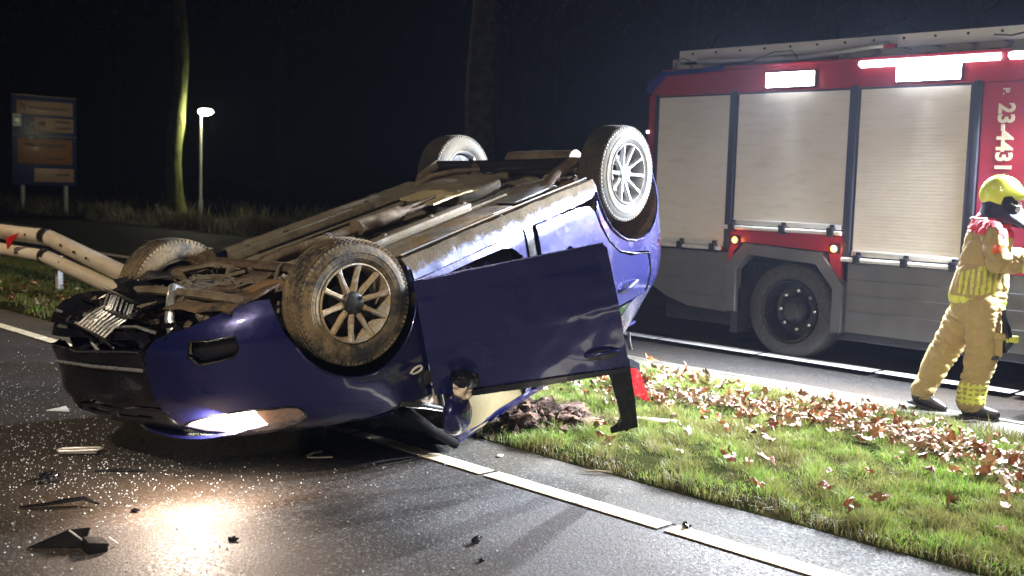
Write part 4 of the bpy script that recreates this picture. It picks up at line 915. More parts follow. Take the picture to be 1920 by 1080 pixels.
def FB(name, c, d, mat, bev=.01, par=ft, sm=35): return MB().box((c[0]-fx, c[1]-4, c[2]+.03), d, bev=bev).build(name, mat, par, sm)
def fp(x, y, z): return Vector((x-fx, y-4, z+.03))
def FP(name, poly, x0, x1, mat, par=ft): return MB().prism([(y-4, z+.03) for y, z in poly], x0-fx, x1-fx, 'X').build(name, mat, par, 30)
body = FP('body', [(7.66, .98), (7.66, 2.60), (7.50, 2.76), (1.75, 2.80), (1.75, .98), (5.30, .98), (5.30, 1.22), (6.56, 1.22), (6.56, .98)], 9.475, 11.8, M['fred'])
FP('upper_panel', [(7.62, 2.555), (7.60, 2.63), (7.45, 2.78), (1.78, 2.81), (1.78, 2.555)], 9.43, 9.474, M['fred'], body)
FP('side_panel', [(4.08, .96), (4.08, 2.55), (2.55, 2.55), (2.55, .96)], 9.435, 9.474, M['fred'], body)
FP('rear_edge', [(7.66, 1.0), (7.66, 2.56), (7.575, 2.56), (7.575, 1.0)], 9.435, 9.474, M['fred'], body)
FP('wheel_panel', [(6.56, .70), (6.56, 1.20), (5.30, 1.20), (5.30, .70), (5.36, .70), (5.44, 1.04), (6.40, 1.08), (6.50, .98), (6.50, .70)], 9.425, 9.47, M['fred'], body)
for y0, y1, z0 in ((7.53, 6.615, 1.015), (6.53, 5.30, 1.245), (5.21, 4.18, 1.015), (2.50, 1.82, 1.015)):
    f_ = FB('shutter_frame', (9.452, (y0+y1)/2, (z0+2.54)/2), (.04, abs(y0-y1)+.07, 2.54-z0+.02), M['fdark'], .004)
    V = []; F = []; n = int((2.53-z0)/.030)      # slats: a real ribbed curtain
    pr = []
    for i in range(n):
        z = z0+.004+i*(2.53-z0)/n; h = (2.53-z0)/n
        pr += [(0, z), (-.0003, z+h*.15), (-.0004, z+h*.5), (-.0003, z+h*.85), (0, z+h*.99)]
    for a, z in pr: V += [(9.428+a-fx, y0-4-.012, z+.03), (9.428+a-fx, y1-4+.012, z+.03)]
    F = [(2*i, 2*i+1, 2*i+3, 2*i+2) for i in range(len(pr)-1)]
    s_ = pydata('roller_shutter', V, F, M['shutter'], ft, 30)
    MB().box(fp(9.418, (y0+y1)/2, z0+.03), (.03, abs(y0-y1)-.03, .05), bev=.006).build('bottom_bar', M['railw'], s_)
for y in (6.575, 5.255, 4.13): FB('frame_post', (9.43, y, 1.79), (.05, .065, 1.56), M['fdark'], .006)
FB('frame_post', (9.432, 7.555, 1.79), (.03, .035, 1.56), M['fdark'], .006)
def frail(y0, y1, z, ys):
    t_ = MB().tube([fp(9.385, y0, z), fp(9.385, y1, z)], .021, 12).build('grab_rail', M['railw'], ft, 60)
    for y in ys: MB().box(fp(9.39, y, z+.005), (.075, .07, .085), bev=.008).box(fp(9.41, y, z+.05), (.04, .05, .05), bev=.008).build('rail_bracket', M['black'], t_)
frail(7.58, 6.63, 1.0, (7.13, 6.72)); frail(6.62, 5.30, 1.222, (6.50, 5.92, 5.40)); frail(5.28, 4.15, .985, (5.12, 4.66, 4.22)); frail(2.5, 1.85, .985, (2.4, 1.95))
# skirts with pressed grooves
for P in ([(7.66, .96), (6.57, .96), (6.57, .36), (7.05, .38), (7.35, .46), (7.66, .62)], [(5.24, .955), (1.8, .955), (1.8, .31), (5.24, .31)]):
    s_ = FP('skirt', P, 9.44, 9.56, M['fgrey']); lo_y, hi_y = min(p[0] for p in P)+.02, max(p[0] for p in P)-.02
    for z in (.50, .66, .80):
        y1 = hi_y if z > .6 or hi_y < 6 else 7.3
        MB().box(fp(9.437, (lo_y+y1)/2, z), (.012, y1-lo_y, .018), bev=.004).build('skirt_rib', M['fgrey'], s_)
FB('underrun_box', (10.5, 5, .55), (1.7, 5.0, .7), M['black'], .02)
# wheel arch guard
FP('arch_guard', [(6.56, .38), (6.56, .84), (6.36, 1.07), (5.50, 1.03), (5.26, .74), (5.26, .30), (5.36, .30), (5.36, .70), (5.55, .92), (6.30, .96), (6.44, .80), (6.44, .38)], 9.39, 9.50, M['fgrey'])
FP('arch_liner', [(6.50, .2), (6.50, .86), (6.3, 1.0), (5.5, .97), (5.3, .76), (5.3, .2)], 9.70, 9.76, M['black'])
FP('mud_flap', [(6.52, .16), (6.52, .62), (6.44, .62), (6.44, .16)], 9.46, 9.85, M['rubber'])
M['ttyre'] = simple('truck_tyre', (.035, .034, .034), .75, 0, .25, 14, .3)
def truck_wheel(y):
    w_ = bpy.data.objects.new('wheel', None); COL.objects.link(w_); w_.parent = ft; w_.location = fp(9.60, y, .44)
    MB().lathe([(-.12, .30), (-.155, .32), (-.165, .38), (-.15, .44), (-.125, .462), (-.04, .470), (-.035, .458), (-.025, .458), (-.02, .470), (.02, .470), (.025, .458), (.035, .458), (.04, .470), (.125, .46), (.15, .44), (.16, .38), (.12, .30)], 64, axis='X').build('tyre', M['ttyre'], w_, 40)
    rm_ = MB().lathe([(-.13, .302), (-.15, .298), (-.145, .285), (-.10, .27), (.03, .25), (.05, .20), (.03, .13), (-.03, .125)], 48, axis='X').build('rim', M['black'], w_, 40)
    MB().lathe([(-.03, .128), (-.09, .11), (-.11, .085), (-.125, .08), (-.13, .05), (-.13, .0005)], 24, axis='X').build('hub', simple('hub_grey', (.06, .06, .065), .4, .5, .15, 12, .1), rm_, 40)
    for i in range(8):
        a = i*math.pi/4; MB().lathe([(.005, .018), (-.03, .018), (-.035, .01), (-.035, .0005)], 6, axis='X', c=(.02, .19*math.cos(a), .19*math.sin(a))).build('wheel_nut', M['alu'], rm_, 0)
truck_wheel(5.84); truck_wheel(.35)
for y, z in ((6.475, 1.095), (5.375, 1.075)):
    h_ = FB('hazard_lamp', (9.415, y, z), (.03, .10, .09), M['black'], .01)
    MB().lathe([(-.02, .0005), (-.018, .02), (-.006, .033), (0, .033)], 16, axis='X', c=fp(9.405, y, z)).build('hazard_lens', M['orange'], h_, 60)
    hl_ = bpy.data.lights.new('hazard_light', 'POINT'); hl_.energy = .7; hl_.color = (1, .25, .05); hl_.shadow_soft_size = .03
    q_ = bpy.data.objects.new('hazard_light', hl_); COL.objects.link(q_); q_.location = (9.33, y, z-.01)
# work lights
def work(y0, y1, z, power, visible=True, tilt=0):
    h_ = FB('work_light', (9.415, (y0+y1)/2, z), (.05, abs(y1-y0), .15), M['fdark'], .012)
    MB().box(fp(9.386, (y0+y1)/2, z), (.012, abs(y1-y0)-.02, .135), bev=.004).build('work_light_lens', M['ledwhite'], h_)  # lens made taller so the lamp's bloom is in its shape
    ld = bpy.data.lights.new('work_light_beam', 'AREA'); ld.shape = 'RECTANGLE'; ld.size = abs(y1-y0)-.04; ld.size_y = .09; ld.energy = power; ld.color = (.86, .91, 1); ld.spread = R(116)
    o = bpy.data.objects.new('work_light_beam', ld); COL.objects.link(o); o.location = (9.31, (y0+y1)/2, z-.01)
    o.rotation_euler = Vector((-.80, tilt, -.60)).to_track_quat('-Z', 'X').to_euler()
work(6.20, 5.66, 2.655, LAMP['work']); work(4.86, 4.26, 2.655, LAMP['work']); work(3.55, 2.95, 2.665, LAMP['work_side'], tilt=.45); work(2.3, 1.8, 2.665, LAMP['work_side'], tilt=.6)
ld = bpy.data.lights.new('car_fill_lamp', 'SPOT'); ld.energy = LAMP['car_fill']; ld.color = (.80, .88, 1); ld.spot_size = R(27); ld.spot_blend = .7; ld.shadow_soft_size = .08  # added spot that brightens the rear side of the car
o = bpy.data.objects.new('car_fill_lamp', ld); COL.objects.link(o); o.location = (9.20, 1.2, 2.60); o.rotation_euler = (Vector((5.85, 4.95, 1.22))-o.location).to_track_quat('-Z', 'Y').to_euler()
FB('car_fill_lamp', (9.36, 1.12, 2.66), (.16, .20, .16), M['fdark'], .02)  # housing added to go with the fill spot
for y0, y1 in ((5.22, 3.96), (3.88, 2.6)):
    o = MB().prism([(0, -.032), (-.05, -.01), (-.05, .015), (0, .035)], y1-4+.0, y0-4, 'Y').build('light_strip', M['strip'], ft, 30); o.location = (9.43-fx, 0, 2.79)
    MB().box(fp(9.455, (y0+y1)/2, 2.80), (.03, y0-y1+.06, .04), bev=.008).build('strip_housing', M['railw'], o)
FB('gutter', (9.45, 5.7, 2.805), (.06, 3.6, .03), M['fred'], .006)
# rear corner with blue beacons, cables, roof gear
FP('corner_beacon', [(7.70, 2.60), (7.66, 2.70), (7.48, 2.80), (6.72, 2.82), (6.72, 2.775), (7.44, 2.755), (7.60, 2.60)], 9.40, 9.62, M['fblue'])
FB('rear_beacon', (11.6, 7.45, 2.85), (.25, .25, .14), M['fblue'], .03)
FB('marker_lamp', (9.43, 7.665, 2.18), (.03, .02, .03), emit('marker_white', (1, .9, .9), 8), .004)
lad = thing('x', None, None)
bpy.data.objects.remove(lad)
lad = bpy.data.objects.new('ladder', None); COL.objects.link(lad); lad.parent = ft
for xx in (9.56, 10.02, 10.5, 10.9):
    rl = FB('ladder_rail', (xx, 3.9, 2.965), (.03, 6.95, .115), M['lad'], .006, lad)
    mb = MB(); 
    for i in range(21): mb.lathe([(-.001, .0005), (-.001, .013), (.001, .013)], 10, axis='X', c=fp(xx-.017, 7.20-i*.29, 2.985))
    mb.build('rail_hole', M['black'], rl, 0)  # flat black discs standing in for the small holes in the rail
for i in range(22):
    y = 7.2-i*.31
    MB().tube([fp(9.57, y, 2.95), fp(10.9, y, 2.95)], .016, 8).build('rung', M['alu'], lad, 60)
FB('ladder_foot', (9.60, 7.42, 2.88), (.10, .10, .12), M['railw'], .02, lad)
FB('ladder_bed', (9.70, 6.9, 2.845), (.30, 1.1, .07), M['railw'], .015); FB('roof_box', (9.62, 6.05, 2.86), (.18, .9, .08), M['railw'], .02)
MB().tube([fp(9.50, 7.1, 2.9), fp(9.5, 5.9, 2.86), fp(9.5, 5.0, 2.93)], .028, 10).build('suction_hose', M['railw'], ft, 60)
FB('red_clip', (9.49, 4.98, 2.915), (.04, .12, .04), M['fred'], .01)
MB().tube([fp(9.46, 7.38, 2.80), fp(9.45, 7.34, 2.90), fp(9.45, 7.25, 2.93), fp(9.45, 7.16, 2.90), fp(9.46, 7.14, 2.82)], .006, 6).tube([fp(9.46, 6.9, 2.82), fp(9.44, 6.4, 2.86), fp(9.44, 6.15, 2.93), fp(9.44, 5.95, 2.93), fp(9.46, 5.9, 2.85)], .006, 6).tube([fp(9.48, 4.05, 2.95), fp(9.46, 3.9, 2.93), fp(9.46, 3.7, 2.96)], .008, 6).build('roof_cable', M['black'], ft, 60)
# cab (beyond the right edge of the picture)
cab = FP('cab', [(1.70, .45), (1.70, 2.72), (.4, 2.78), (-.95, 2.70), (-1.15, 2.2), (-1.25, 1.3), (-1.25, .45)], 9.44, 11.8, M['fred'])
for P in ([(1.55, 1.5), (1.55, 2.45), (.65, 2.45), (.65, 1.5)], [(.5, 1.45), (.5, 2.45), (-.75, 2.45), (-1.0, 1.45)]): FP('side_window', P, 9.425, 9.45, M['glass'], cab)
FP('cab_step', [(1.6, .3), (1.6, .55), (.9, .55), (.9, .3)], 9.42, 9.7, M['fgrey'], cab)
FB('bumper', (10.62, -1.25, .5), (2.36, .25, .4), M['railw'], .04)
FB('windscreen', (10.62, -1.17, 1.85), (2.1, .06, .8), M['glass'], .02, cab)
for xx in (9.75, 11.5): FB('headlight', (xx, -1.39, .55), (.3, .05, .18), M['signbright'], .02)
# fleet number reading down the panel
def text(name, s, size, mat, par, loc, rot, bold=.0, ext=.0015, sx=1):
    cu = bpy.data.curves.new(name, 'FONT'); cu.body = s; cu.size = size; cu.extrude = ext; cu.offset = bold; cu.align_x = 'LEFT'; cu.resolution_u = 4
    o = bpy.data.objects.new(name, cu); COL.objects.link(o); bpy.context.view_layer.update()
    me = bpy.data.meshes.new_from_object(o.evaluated_get(bpy.context.evaluated_depsgraph_get())); me.name = name; bpy.data.objects.remove(o)
    me.materials.clear(); o = link(name, me, mat, par, 0); o.matrix_local = Matrix.Translation(loc) @ rot @ Matrix.Diagonal((sx, 1, 1, 1)); return o
ROT = Matrix(((0, 0, -1, 0), (0, -1, 0, 0), (-1, 0, 0, 0), (0, 0, 0, 1)))   # text x -> down, y -> towards the cab, faces the camera side
M['decal'] = simple('cream_lettering', (.66, .62, .46), .4, 0, .03, 5, 0)
text('fleet_number', '23-4431', .185, M['decal'], ft, fp(9.432, 3.945, 2.375), ROT, .006, sx=.93)
text('fleet_number', 'P.', .075, M['decal'], ft, fp(9.432, 3.92, 2.50), ROT, .003)

# ------------------------------------------------------------------ round stand beside the fire fighter
t = thing('equipment_stand', 'round grey plate with a white box on a dark stand at the right edge', 'stand', (8.70, 3.05, 0))
MB().lathe([(.335, .0005), (.335, .21), (.35, .235), (.375, .235), (.385, .215), (.385, .0005)], 40, axis='Z').build('plate', M['alu'], t, 40)
MB().lathe([(0, .16), (.02, .16), (.04, .03), (.34, .03)], 20, axis='Z').build('stem', M['black'], t, 40)
MB().box((.03, -.02, .42), (.18, .14, .07), bev=.01).build('white_box', M['signbright'], t)
MB().tube([(-.0, .0, .45), (-.0, .05, .7), (.03, .0, .95), (-.0, -.03, 1.2)], .035, 10).tube([(.05, -.05, .4), (.09, -.03, .8), (.05, -.05, 1.15)], .02, 8).build('hose', M['trim'], t, 60)

# ------------------------------------------------------------------ fire fighter
def skinmesh(name, caps, vox, mat, parent, wr=(), iters=4, ell=1.0, boxes=(), post=None):
    """one continuous surface grown round tapered limbs: (p0, r0, p1, r1[, depth])"""
    bm = bmesh.new()
    for cp in caps:
        p0, r0_, p1, r1_ = Vector(cp[0]), cp[1], Vector(cp[2]), cp[3]; dp = cp[4] if len(cp) > 4 else 1
        L = (p1-p0).length; n = max(2, int(L/(min(r0_, r1_)*.45))+1)
        for i in range(n+1):
            t = i/n; bmesh.ops.create_icosphere(bm, subdivisions=2, radius=1, matrix=Matrix.Translation(p0.lerp(p1, t)) @ Matrix.Diagonal(((r0_+(r1_-r0_)*t), (r0_+(r1_-r0_)*t)*dp, (r0_+(r1_-r0_)*t), 1)))
    me = bpy.data.meshes.new(name); bm.to_mesh(me); bm.free()
    o = link(name, me, mat, parent); md = o.modifiers.new('r', 'REMESH'); md.mode = 'VOXEL'; md.voxel_size = vox
    md = o.modifiers.new('s', 'SMOOTH'); md.iterations = iters; md.factor = .5
    bpy.context.view_layer.update(); apply_mods(o); me = o.data
    if not me.materials: me.materials.append(mat)
    if wr:
        no = [v.normal.copy() for v in me.vertices]
        for v, nn in zip(me.vertices, no):
            d = 0; p = v.co
            for amp, fx_, fz_, sd in wr: 
                q_ = Vector((p.x*fx_+sd, p.y*fx_, p.z*fz_+1.5*noise.noise(p*3))); d += amp*(.5-1.3*math.exp(-abs(noise.noise(q_))/.10))
            v.co = p+nn*d
    if post:
        for v in me.vertices: v.co = Vector(post(v.co))
    me.update(); shade(me, 180); return o
k = N('turnout_cloth'); c = k.mix(k.noise(5, 6), (.34, .25, .10), (.46, .35, .15)); c = k.mix(k.ramp(k.noise(14, 7, .7), [(.54, 0.), (.76, .4)]), c, (.16, .12, .06))
k.set('Base Color', c).set('Roughness', .8).bump(k.noise(40, 7, .7), .6, .008); M['cloth'] = k.m
M['hiviz'] = simple('hiviz_tape', (.62, .66, .10), .35, 0, .12, 30, .2); M['yoke'] = simple('red_yoke', (.62, .035, .06), .6, 0, .1, 20, .4)
M['navy'] = simple('navy_cape', (.012, .014, .04), .7, 0, .2, 20, .4); M['boot'] = simple('boot_leather', (.014, .012, .011), .4, 0, .3, 20, .3)
M['helmet'] = simple('helmet_yellow', (.82, .90, .10), .22, 0, .05, 8, .04, coat=.6); M['skin'] = simple('skin', (.48, .27, .19), .5, 0, .08, 20, .1); M['glove'] = simple('glove', (.03, .025, .02), .7, 0, .2, 20, .4)
ff = thing('person', 'fire fighter in tan turnout suit, red shoulders and yellow helmet walking right', 'person', (8.045, 3.42, 0), math.atan2(-.92, .39))
ff['group'] = ''; del ff['group']
# x: towards image right, y: away from the camera, z: up.  hips, knees, ankles:
HN, HF = (.03, -.07, .80), (-.06, .09, .80); KN, KF = (.045, -.09, .45), (-.20, .12, .47); AN, AF = (.0, -.08, .10), (-.34, .10, .12)
body = skinmesh('body', [((.03, 0, .78), .13, (.03, 0, 1.0), .12, .85), ((.03, 0, 1.0), .12, (.05, .0, 1.32), .14, .9), ((.05, 0, 1.32), .08, (.10, 0, 1.50), .055), ((.10, 0, 1.55), .075, (.115, 0, 1.63), .09, .85),
    ((.19, .0, 1.545), .02, (.205, 0, 1.56), .012), ((.185, 0, 1.50), .03, (.16, 0, 1.49), .04),
    (HN, .075, KN, .05), (KN, .05, AN, .035), (HF, .075, KF, .05), (KF, .05, AF, .035),
    ((.08, -.16, 1.36), .055, (.14, -.21, 1.12), .042), ((.14, -.21, 1.12), .042, (.37, -.17, 1.14), .028), ((.07, .17, 1.36), .055, (.17, .23, 1.13), .042), ((.17, .23, 1.13), .042, (.38, .16, 1.16), .028)], .012, M['skin'], ff)
jk = skinmesh('jacket', [((.055, 0, 1.40), .115, (.04, 0, 1.28), .165, .92), ((.04, 0, 1.28), .165, (.02, 0, 1.08), .170, .86), ((.02, 0, 1.08), .170, (.0, 0, .90), .200, .84), ((.0, 0, .90), .2, (0, 0, .89), .2, .84),
    ((.04, -.10, 1.37), .085, (.04, .10, 1.37), .085), ((.06, -.17, 1.34), .088, (.11, -.23, 1.14), .076), ((.11, -.23, 1.14), .076, (.33, -.19, 1.15), .056), ((.06, .17, 1.34), .088, (.13, .24, 1.16), .072), ((.13, .24, 1.16), .07, (.34, .18, 1.17), .055)], .009, M['cloth'], ff,
    wr=((.014, 4, 9, 2), (.009, 13, 8, 8), (.002, 30, 26, 5)))
tr_ = skinmesh('trousers', [((.0, 0, .93), .165, (.0, 0, .80), .178, .88), (HN, .135, (.05, -.085, .55), .118), ((.05, -.085, .55), .118, KN, .112), (KN, .112, (.005, -.08, .20), .098), ((.005, -.08, .20), .098, (.0, -.08, .13), .102),
    (HF, .135, (-.14, .10, .60), .115), ((-.14, .10, .60), .115, KF, .108), (KF, .108, (-.31, .11, .22), .088), ((-.31, .11, .22), .088, (-.335, .10, .155), .09)], .009, M['cloth'], ff,
    wr=((.012, 3.0, 9, 12), (.009, 7, 22, 3), (.002, 20, 34, 9)))
def band(name, parent, src, zf, w_, off=.004, mat=None, sel=None):
    """strip of tape that follows the cloth: faces of the garment near a plane, pushed out"""
    me0 = src.data; V = []; F = []; idx = {}
    for p in me0.polygons:
        c = p.center
        if (sel is None or sel(c)) and abs(zf(c)) < w_:
            for vi in p.vertices:
                if vi not in idx: idx[vi] = len(V); vv = me0.vertices[vi]; V.append(tuple(vv.co+vv.normal*off))
            F.append(tuple(idx[i] for i in p.vertices))
    if F: return pydata(name, V, F, mat or M['hiviz'], parent, 180)
torso = lambda c: (c.y > -.19 or c.z < 1.0) and c.x < .24 and math.hypot(c.x-.02, c.y/.9) < .235
band('hem_tape', jk, jk, lambda c: c.z-(.845-.10*(c.x)), .028, sel=torso)
band('hem_tape', jk, jk, lambda c: c.z-(.785-.10*(c.x)), .012, sel=torso)
for i in range(7):
    xx = -.125+i*.038
    band('back_stripe', jk, jk, lambda c, xx=xx: c.x-xx-.06*(c.z-.95), .0105, sel=lambda c: c.y < 0 and .90 < c.z < 1.10+.35*(c.x) and c.y > -.2)
band('yoke', jk, jk, lambda c: 0, 1, .006, M['yoke'], sel=lambda c: c.z > 1.335-.10*(c.x) and c.x < .30 and abs(c.y) < .245)
band('arm_patch', jk, jk, lambda c: c.z-1.24, .030, .007, simple('orange_patch', (.75, .12, .03), .4, 0, .1, 20, .1), sel=lambda c: c.y < -.25 and .07 < c.x < .15)
for i in range(4): band('cuff_tape', tr_, tr_, lambda c, i=i: c.z-.135-i*.036, .009, sel=lambda c: c.x > -.14 and c.y < .02)
for i in range(4): band('shin_tape', tr_, tr_, lambda c, i=i: (c.x+.06-i*.037), .007, .006, sel=lambda c: c.x > -.14 and c.y < -.06 and .11 < c.z < .27)
band('cuff_tape', jk, jk, lambda c: c.x-.29, .02, sel=lambda c: c.y < -.12)
bag_ = MB().box((.13, -.13, .54), (.11, .07, .15), bev=.02).box((.135, -.14, .62), (.13, .085, .05), bev=.012).noise(.012, 9).build('thigh_pocket', M['cloth'], tr_, 60)
MB().tube([(.17, -.12, .80), (.20, -.13, .68), (.215, -.12, .58), (.20, -.11, .50)], [.015, .03, .04, .02], 8).noise(.01, 18).build('belt_tool', M['trim'], tr_, 60)
MB().box((.235, -.12, .60), (.09, .06, .05), rot=R(20), bev=.015).noise(.01, 14).build('folded_glove', M['hiviz'], tr_, 60)
MB().box((.12, -.165, .465), (.09, .03, .03), bev=.01).build('pocket_trim', M['trim'], tr_, 60)
for A_, rz_, pt in ((AN, 0, 0), (AF, 0, R(14))):
    b_ = skinmesh('boot', [((0, 0, .12), .062, (.0, 0, .02), .055), ((-.02, 0, -.03), .055, (.11, 0, -.045), .048, .85), ((.11, 0, -.045), .048, (.17, 0, -.05), .036, .95)], .009, M['boot'], ff, post=lambda c: (c.x, c.y, max(c.z, -.085)))
    b_.location = (A_[0], A_[1], A_[2]-.002); b_.rotation_euler = (0, pt, R(-12))
    MB().box((.06, 0, -.088), (.27, .095, .022), bev=.01).build('sole', M['rubber'], b_)
# hands: palm, four fingers and a thumb closed round a hose nozzle
def hand(at, sgn, name='glove'):
    caps = [((0, 0, 0), .034, (.06, 0, .0), .036, .62)]
    for i, (dz, ln) in enumerate(((.028, .9), (.010, 1), (-.009, .95), (-.027, .78))):
        a = Vector((.075, 0, dz)); b = a+Vector((.030*ln, sgn*.012, 0)); c_ = b+Vector((.006, sgn*.028*ln, 0)); d_ = c_+Vector((-.022*ln, sgn*.010, 0))
        caps += [(a, .0105, b, .010), (b, .010, c_, .0095), (c_, .0095, d_, .0085)]
    caps += [((.015, 0, .03), .014, (.045, sgn*.025, .045), .012), ((.045, sgn*.025, .045), .012, (.072, sgn*.036, .030), .0105)]
    h_ = skinmesh(name, caps, .0048, M['glove'], ff, iters=2); h_.location = at; return h_
hand((.385, -.165, 1.16), 1); hand((.39, .155, 1.18), -1)
# helmet
def helm(p):
    x, y, z = p; return p
mb = MB(); bmesh.ops.create_uvsphere(mb.bm, u_segments=40, v_segments=28, radius=1)
for v in mb.bm.verts:
    p = v.co.copy(); x = p.x*.148; y = p.y*.122; z = p.z*.142
    if p.z < 0: z = p.z*.125; 
    if p.x > .3 and -.12 < p.z < .5: x += .065*min(1, (p.x-.3)/.5)*(1-abs(p.z-.12)/.45)**1 if abs(p.z-.12) < .45 else 0
    if p.z < -.55: z = -.069
    if p.x > .25 and p.z < -.12: x = min(x, .10+.0*p.z); 
    v.co = Vector((x, y, z+.0))
for fce in [f_ for f_ in mb.bm.faces if f_.calc_center_median().z < -.068]: mb.bm.faces.remove(fce)
he = mb.build('helmet', M['helmet'], ff, 60); he.location = (.105, 0, 1.615); he.rotation_euler = (0, R(6), 0)
MB().prism([(.0+.050*math.cos(i*math.pi/3+.3), -.045+.048*math.sin(i*math.pi/3+.3)) for i in range(6)], -.128, -.112, 'Y').build('ear_cup', M['trim'], he, 30).location = (.055, 0, .0)
MB().prism([(.12, -.03), (.14, -.035), (.135, -.105), (.10, -.115)], -.09, .09, 'Y').build('visor', M['signbright'], he, 30)
MB().tube([(.07, -.13, -.05), (.11, -.12, -.065), (.14, -.08, -.06)], .006, 6).build('visor_arm', M['railw'], he, 60)
MB().tube([(.0, .0, .143), (-.07, 0, .127), (-.125, 0, .07)], .008, 6).build('helmet_ridge', M['helmet'], he, 60)
for a in ((-.07, -.112, .045), (-.02, -.118, .048), (-.10, -.09, .02)): MB().lathe([(0, .006), (-.006, .005), (-.008, .0005)], 8, axis='Y', c=a).build('helmet_stud', M['railw'], he, 40)
cape = MB(); n = 28; rings = []
for j, (z, rx, ry, ox) in enumerate(((1.585, .115, .105, .09), (1.53, .118, .110, .095), (1.48, .135, .130, .10), (1.435, .155, .155, .12), (1.41, .13, .13, .14))):
    ring = []
    for i in range(n):
        a = 2*math.pi*i/n; fwd = max(0, math.cos(a))**2*(.05*j); ring.append(cape.bm.verts.new((ox+rx*math.cos(a)+fwd, ry*math.sin(a)*(1+.05*math.sin(5*a)), z-fwd*.55-(.012*math.sin(6*a) if j > 1 else 0))))
    rings.append(ring)
for j in range(4):
    for i in range(n): cape.bm.faces.new((rings[j][i], rings[j][(i+1) % n], rings[j+1][(i+1) % n], rings[j+1][i]))
cape.build('neck_cape', M['navy'], ff, 180)
MB().tube([(.06, -.17, 1.405), (.0, -.13, 1.435), (-.07, -.05, 1.445), (-.085, .04, 1.44)], .010, 8).build('collar_tape', simple('pink_tape', (.75, .45, .45), .3, 0, .1, 10, 0), jk, 60)
# the hose he is carrying
t = thing('fire_hose', 'dark hose and nozzle held in the hands of the walking fire fighter', 'hose', (8.06, 3.36, 0), math.atan2(-.92, .39))
MB().tube([(.47, .0, 1.05), (.475, 0, 1.17), (.47, 0, 1.30)], [.03, .022, .028], 12).build('nozzle', M['black'], t, 50)
MB().tube([(.47, .0, 1.06), (.48, .02, .8), (.50, .08, .45), (.55, .2, .1), (.8, .4, .035), (1.6, .3, .035), (2.6, .7, .035)], .03, 10).build('hose', M['navy'], t, 60)

# ------------------------------------------------------------------ broken glass and debris on the near road
M['shard'] = N('glass_shard').set('Base Color', (.62, .7, .75)).set('Roughness', .08).set('Metallic', .0).set('Specular IOR Level', 1.).set('Transmission Weight', .3).m
r = random.Random(21); V = []; F = []
def shard(x, y, s):
    b = len(V); a = r.uniform(0, 6.28)
    for i in range(4):
        q = a+i*1.57+r.uniform(-.4, .4); V.append((x+s*math.cos(q)*r.uniform(.6, 1), y+s*math.sin(q)*r.uniform(.6, 1), .002))
    tz = [r.uniform(.4, 1.3)*s for _ in range(4)]
    for i in range(4): V.append((V[b+i][0]+r.uniform(-.2, .2)*s, V[b+i][1]+r.uniform(-.2, .2)*s, .002+tz[i]))
    for q in ((4, 5, 6, 7), (0, 1, 5, 4), (1, 2, 6, 5), (2, 3, 7, 6), (3, 0, 4, 7)): F.append(tuple(b+w_ for w_ in q))
for i in range(5200):
    m_ = r.random()
    if m_ < .5: x, y = r.gauss(2.6, .7), r.gauss(7.0, 1.5)
    elif m_ < .72: x, y = r.gauss(2.2, .6), r.gauss(5.9, .6)
    elif m_ < .78: x, y = r.uniform(1, 4.1), r.uniform(4, 12)
    else: x, y = r.gauss(2.2, .8), r.gauss(8.5, 2)
    if x > 4.6 or x < .8: continue
    shard(x, y, min(.0066, abs(r.gauss(.0019, .0016))+.0012))
o = pydata('glass_fragments', V, F, M['shard'], None, 0); tag(o, 'glittering fragments of broken glass strewn over the asphalt before the car', kind='stuff')
def deb(name, label, x, y, build, rz=0, cat='debris'):
    t_ = build; t_.location = (x, y, .004); t_.rotation_euler = (0, 0, rz); tag(t_, label, cat); return t_
# bracket of two wedge shaped pieces
t = thing('plastic_bracket', 'black wedge shaped plastic bracket with pale edge on the headlight glow', 'debris', (1.93, 4.58, .0), R(20))
MB().prism([(-.20, .0), (.03, .0), (.05, .085), (-.04, .075)], -.012, .0, 'Y').build('wedge', M_dull, t, 0).rotation_euler = (R(-24), 0, R(-60))
MB().box((.055, -.065, .03), (.085, .10, .05), bev=.004).build('block', M_dull, t).rotation_euler = (0, R(10), R(-30))
MB().tube([(-.02, .02, .08), (.03, -.05, .01)], .004, 5).tube([(.06, -.12, .05), (.11, -.12, .01)], .004, 5).build('pale_edge', M['railw'], t)
def strip_mesh(pts, w_, th, mat, name):
    mb = MB()
    n = len(pts); L = []; 
    for i, p in enumerate(pts):
        p = Vector(p); tdir = (Vector(pts[min(n-1, i+1)])-Vector(pts[max(0, i-1)])).normalized(); s_ = Vector((0, 0, 1)).cross(tdir).normalized(); ww = w_[i] if isinstance(w_, list) else w_
        L.append([mb.bm.verts.new(q) for q in (p-s_*ww, p+s_*ww, p+s_*ww+Vector((0, 0, th)), p-s_*ww+Vector((0, 0, th)))])
    for i in range(n-1):
        for j in range(4): mb.bm.faces.new((L[i][j], L[i][(j+1) % 4], L[i+1][(j+1) % 4], L[i+1][j]))
    mb.bm.faces.new(L[0][::-1]); mb.bm.faces.new(L[-1]); return mb.build(name, mat, None, 30)
deb('plastic_trim', 'long curved strip of black trim pointing at the smashed nose', 2.08, 5.17, strip_mesh([(-.12, .12, .0), (-.04, .05, .012), (.04, -.01, .03), (.12, -.04, .035), (.17, -.09, .01)], [.006, .016, .03, .022, .004], .008, M['trim'], 'plastic_trim'))
deb('plastic_trim', 'thin dark sliver of trim in front of the bumper', 2.60, 5.62, strip_mesh([(-.10, .08, .0), (0, .0, .012), (.11, -.09, .004)], [.004, .011, .006], .006, M['trim'], 'plastic_trim'))
t = thing('trim_frame', 'flat clear plastic bezel lying upturned in the broken glass', 'debris', (2.60, 6.12, 0), R(-36))
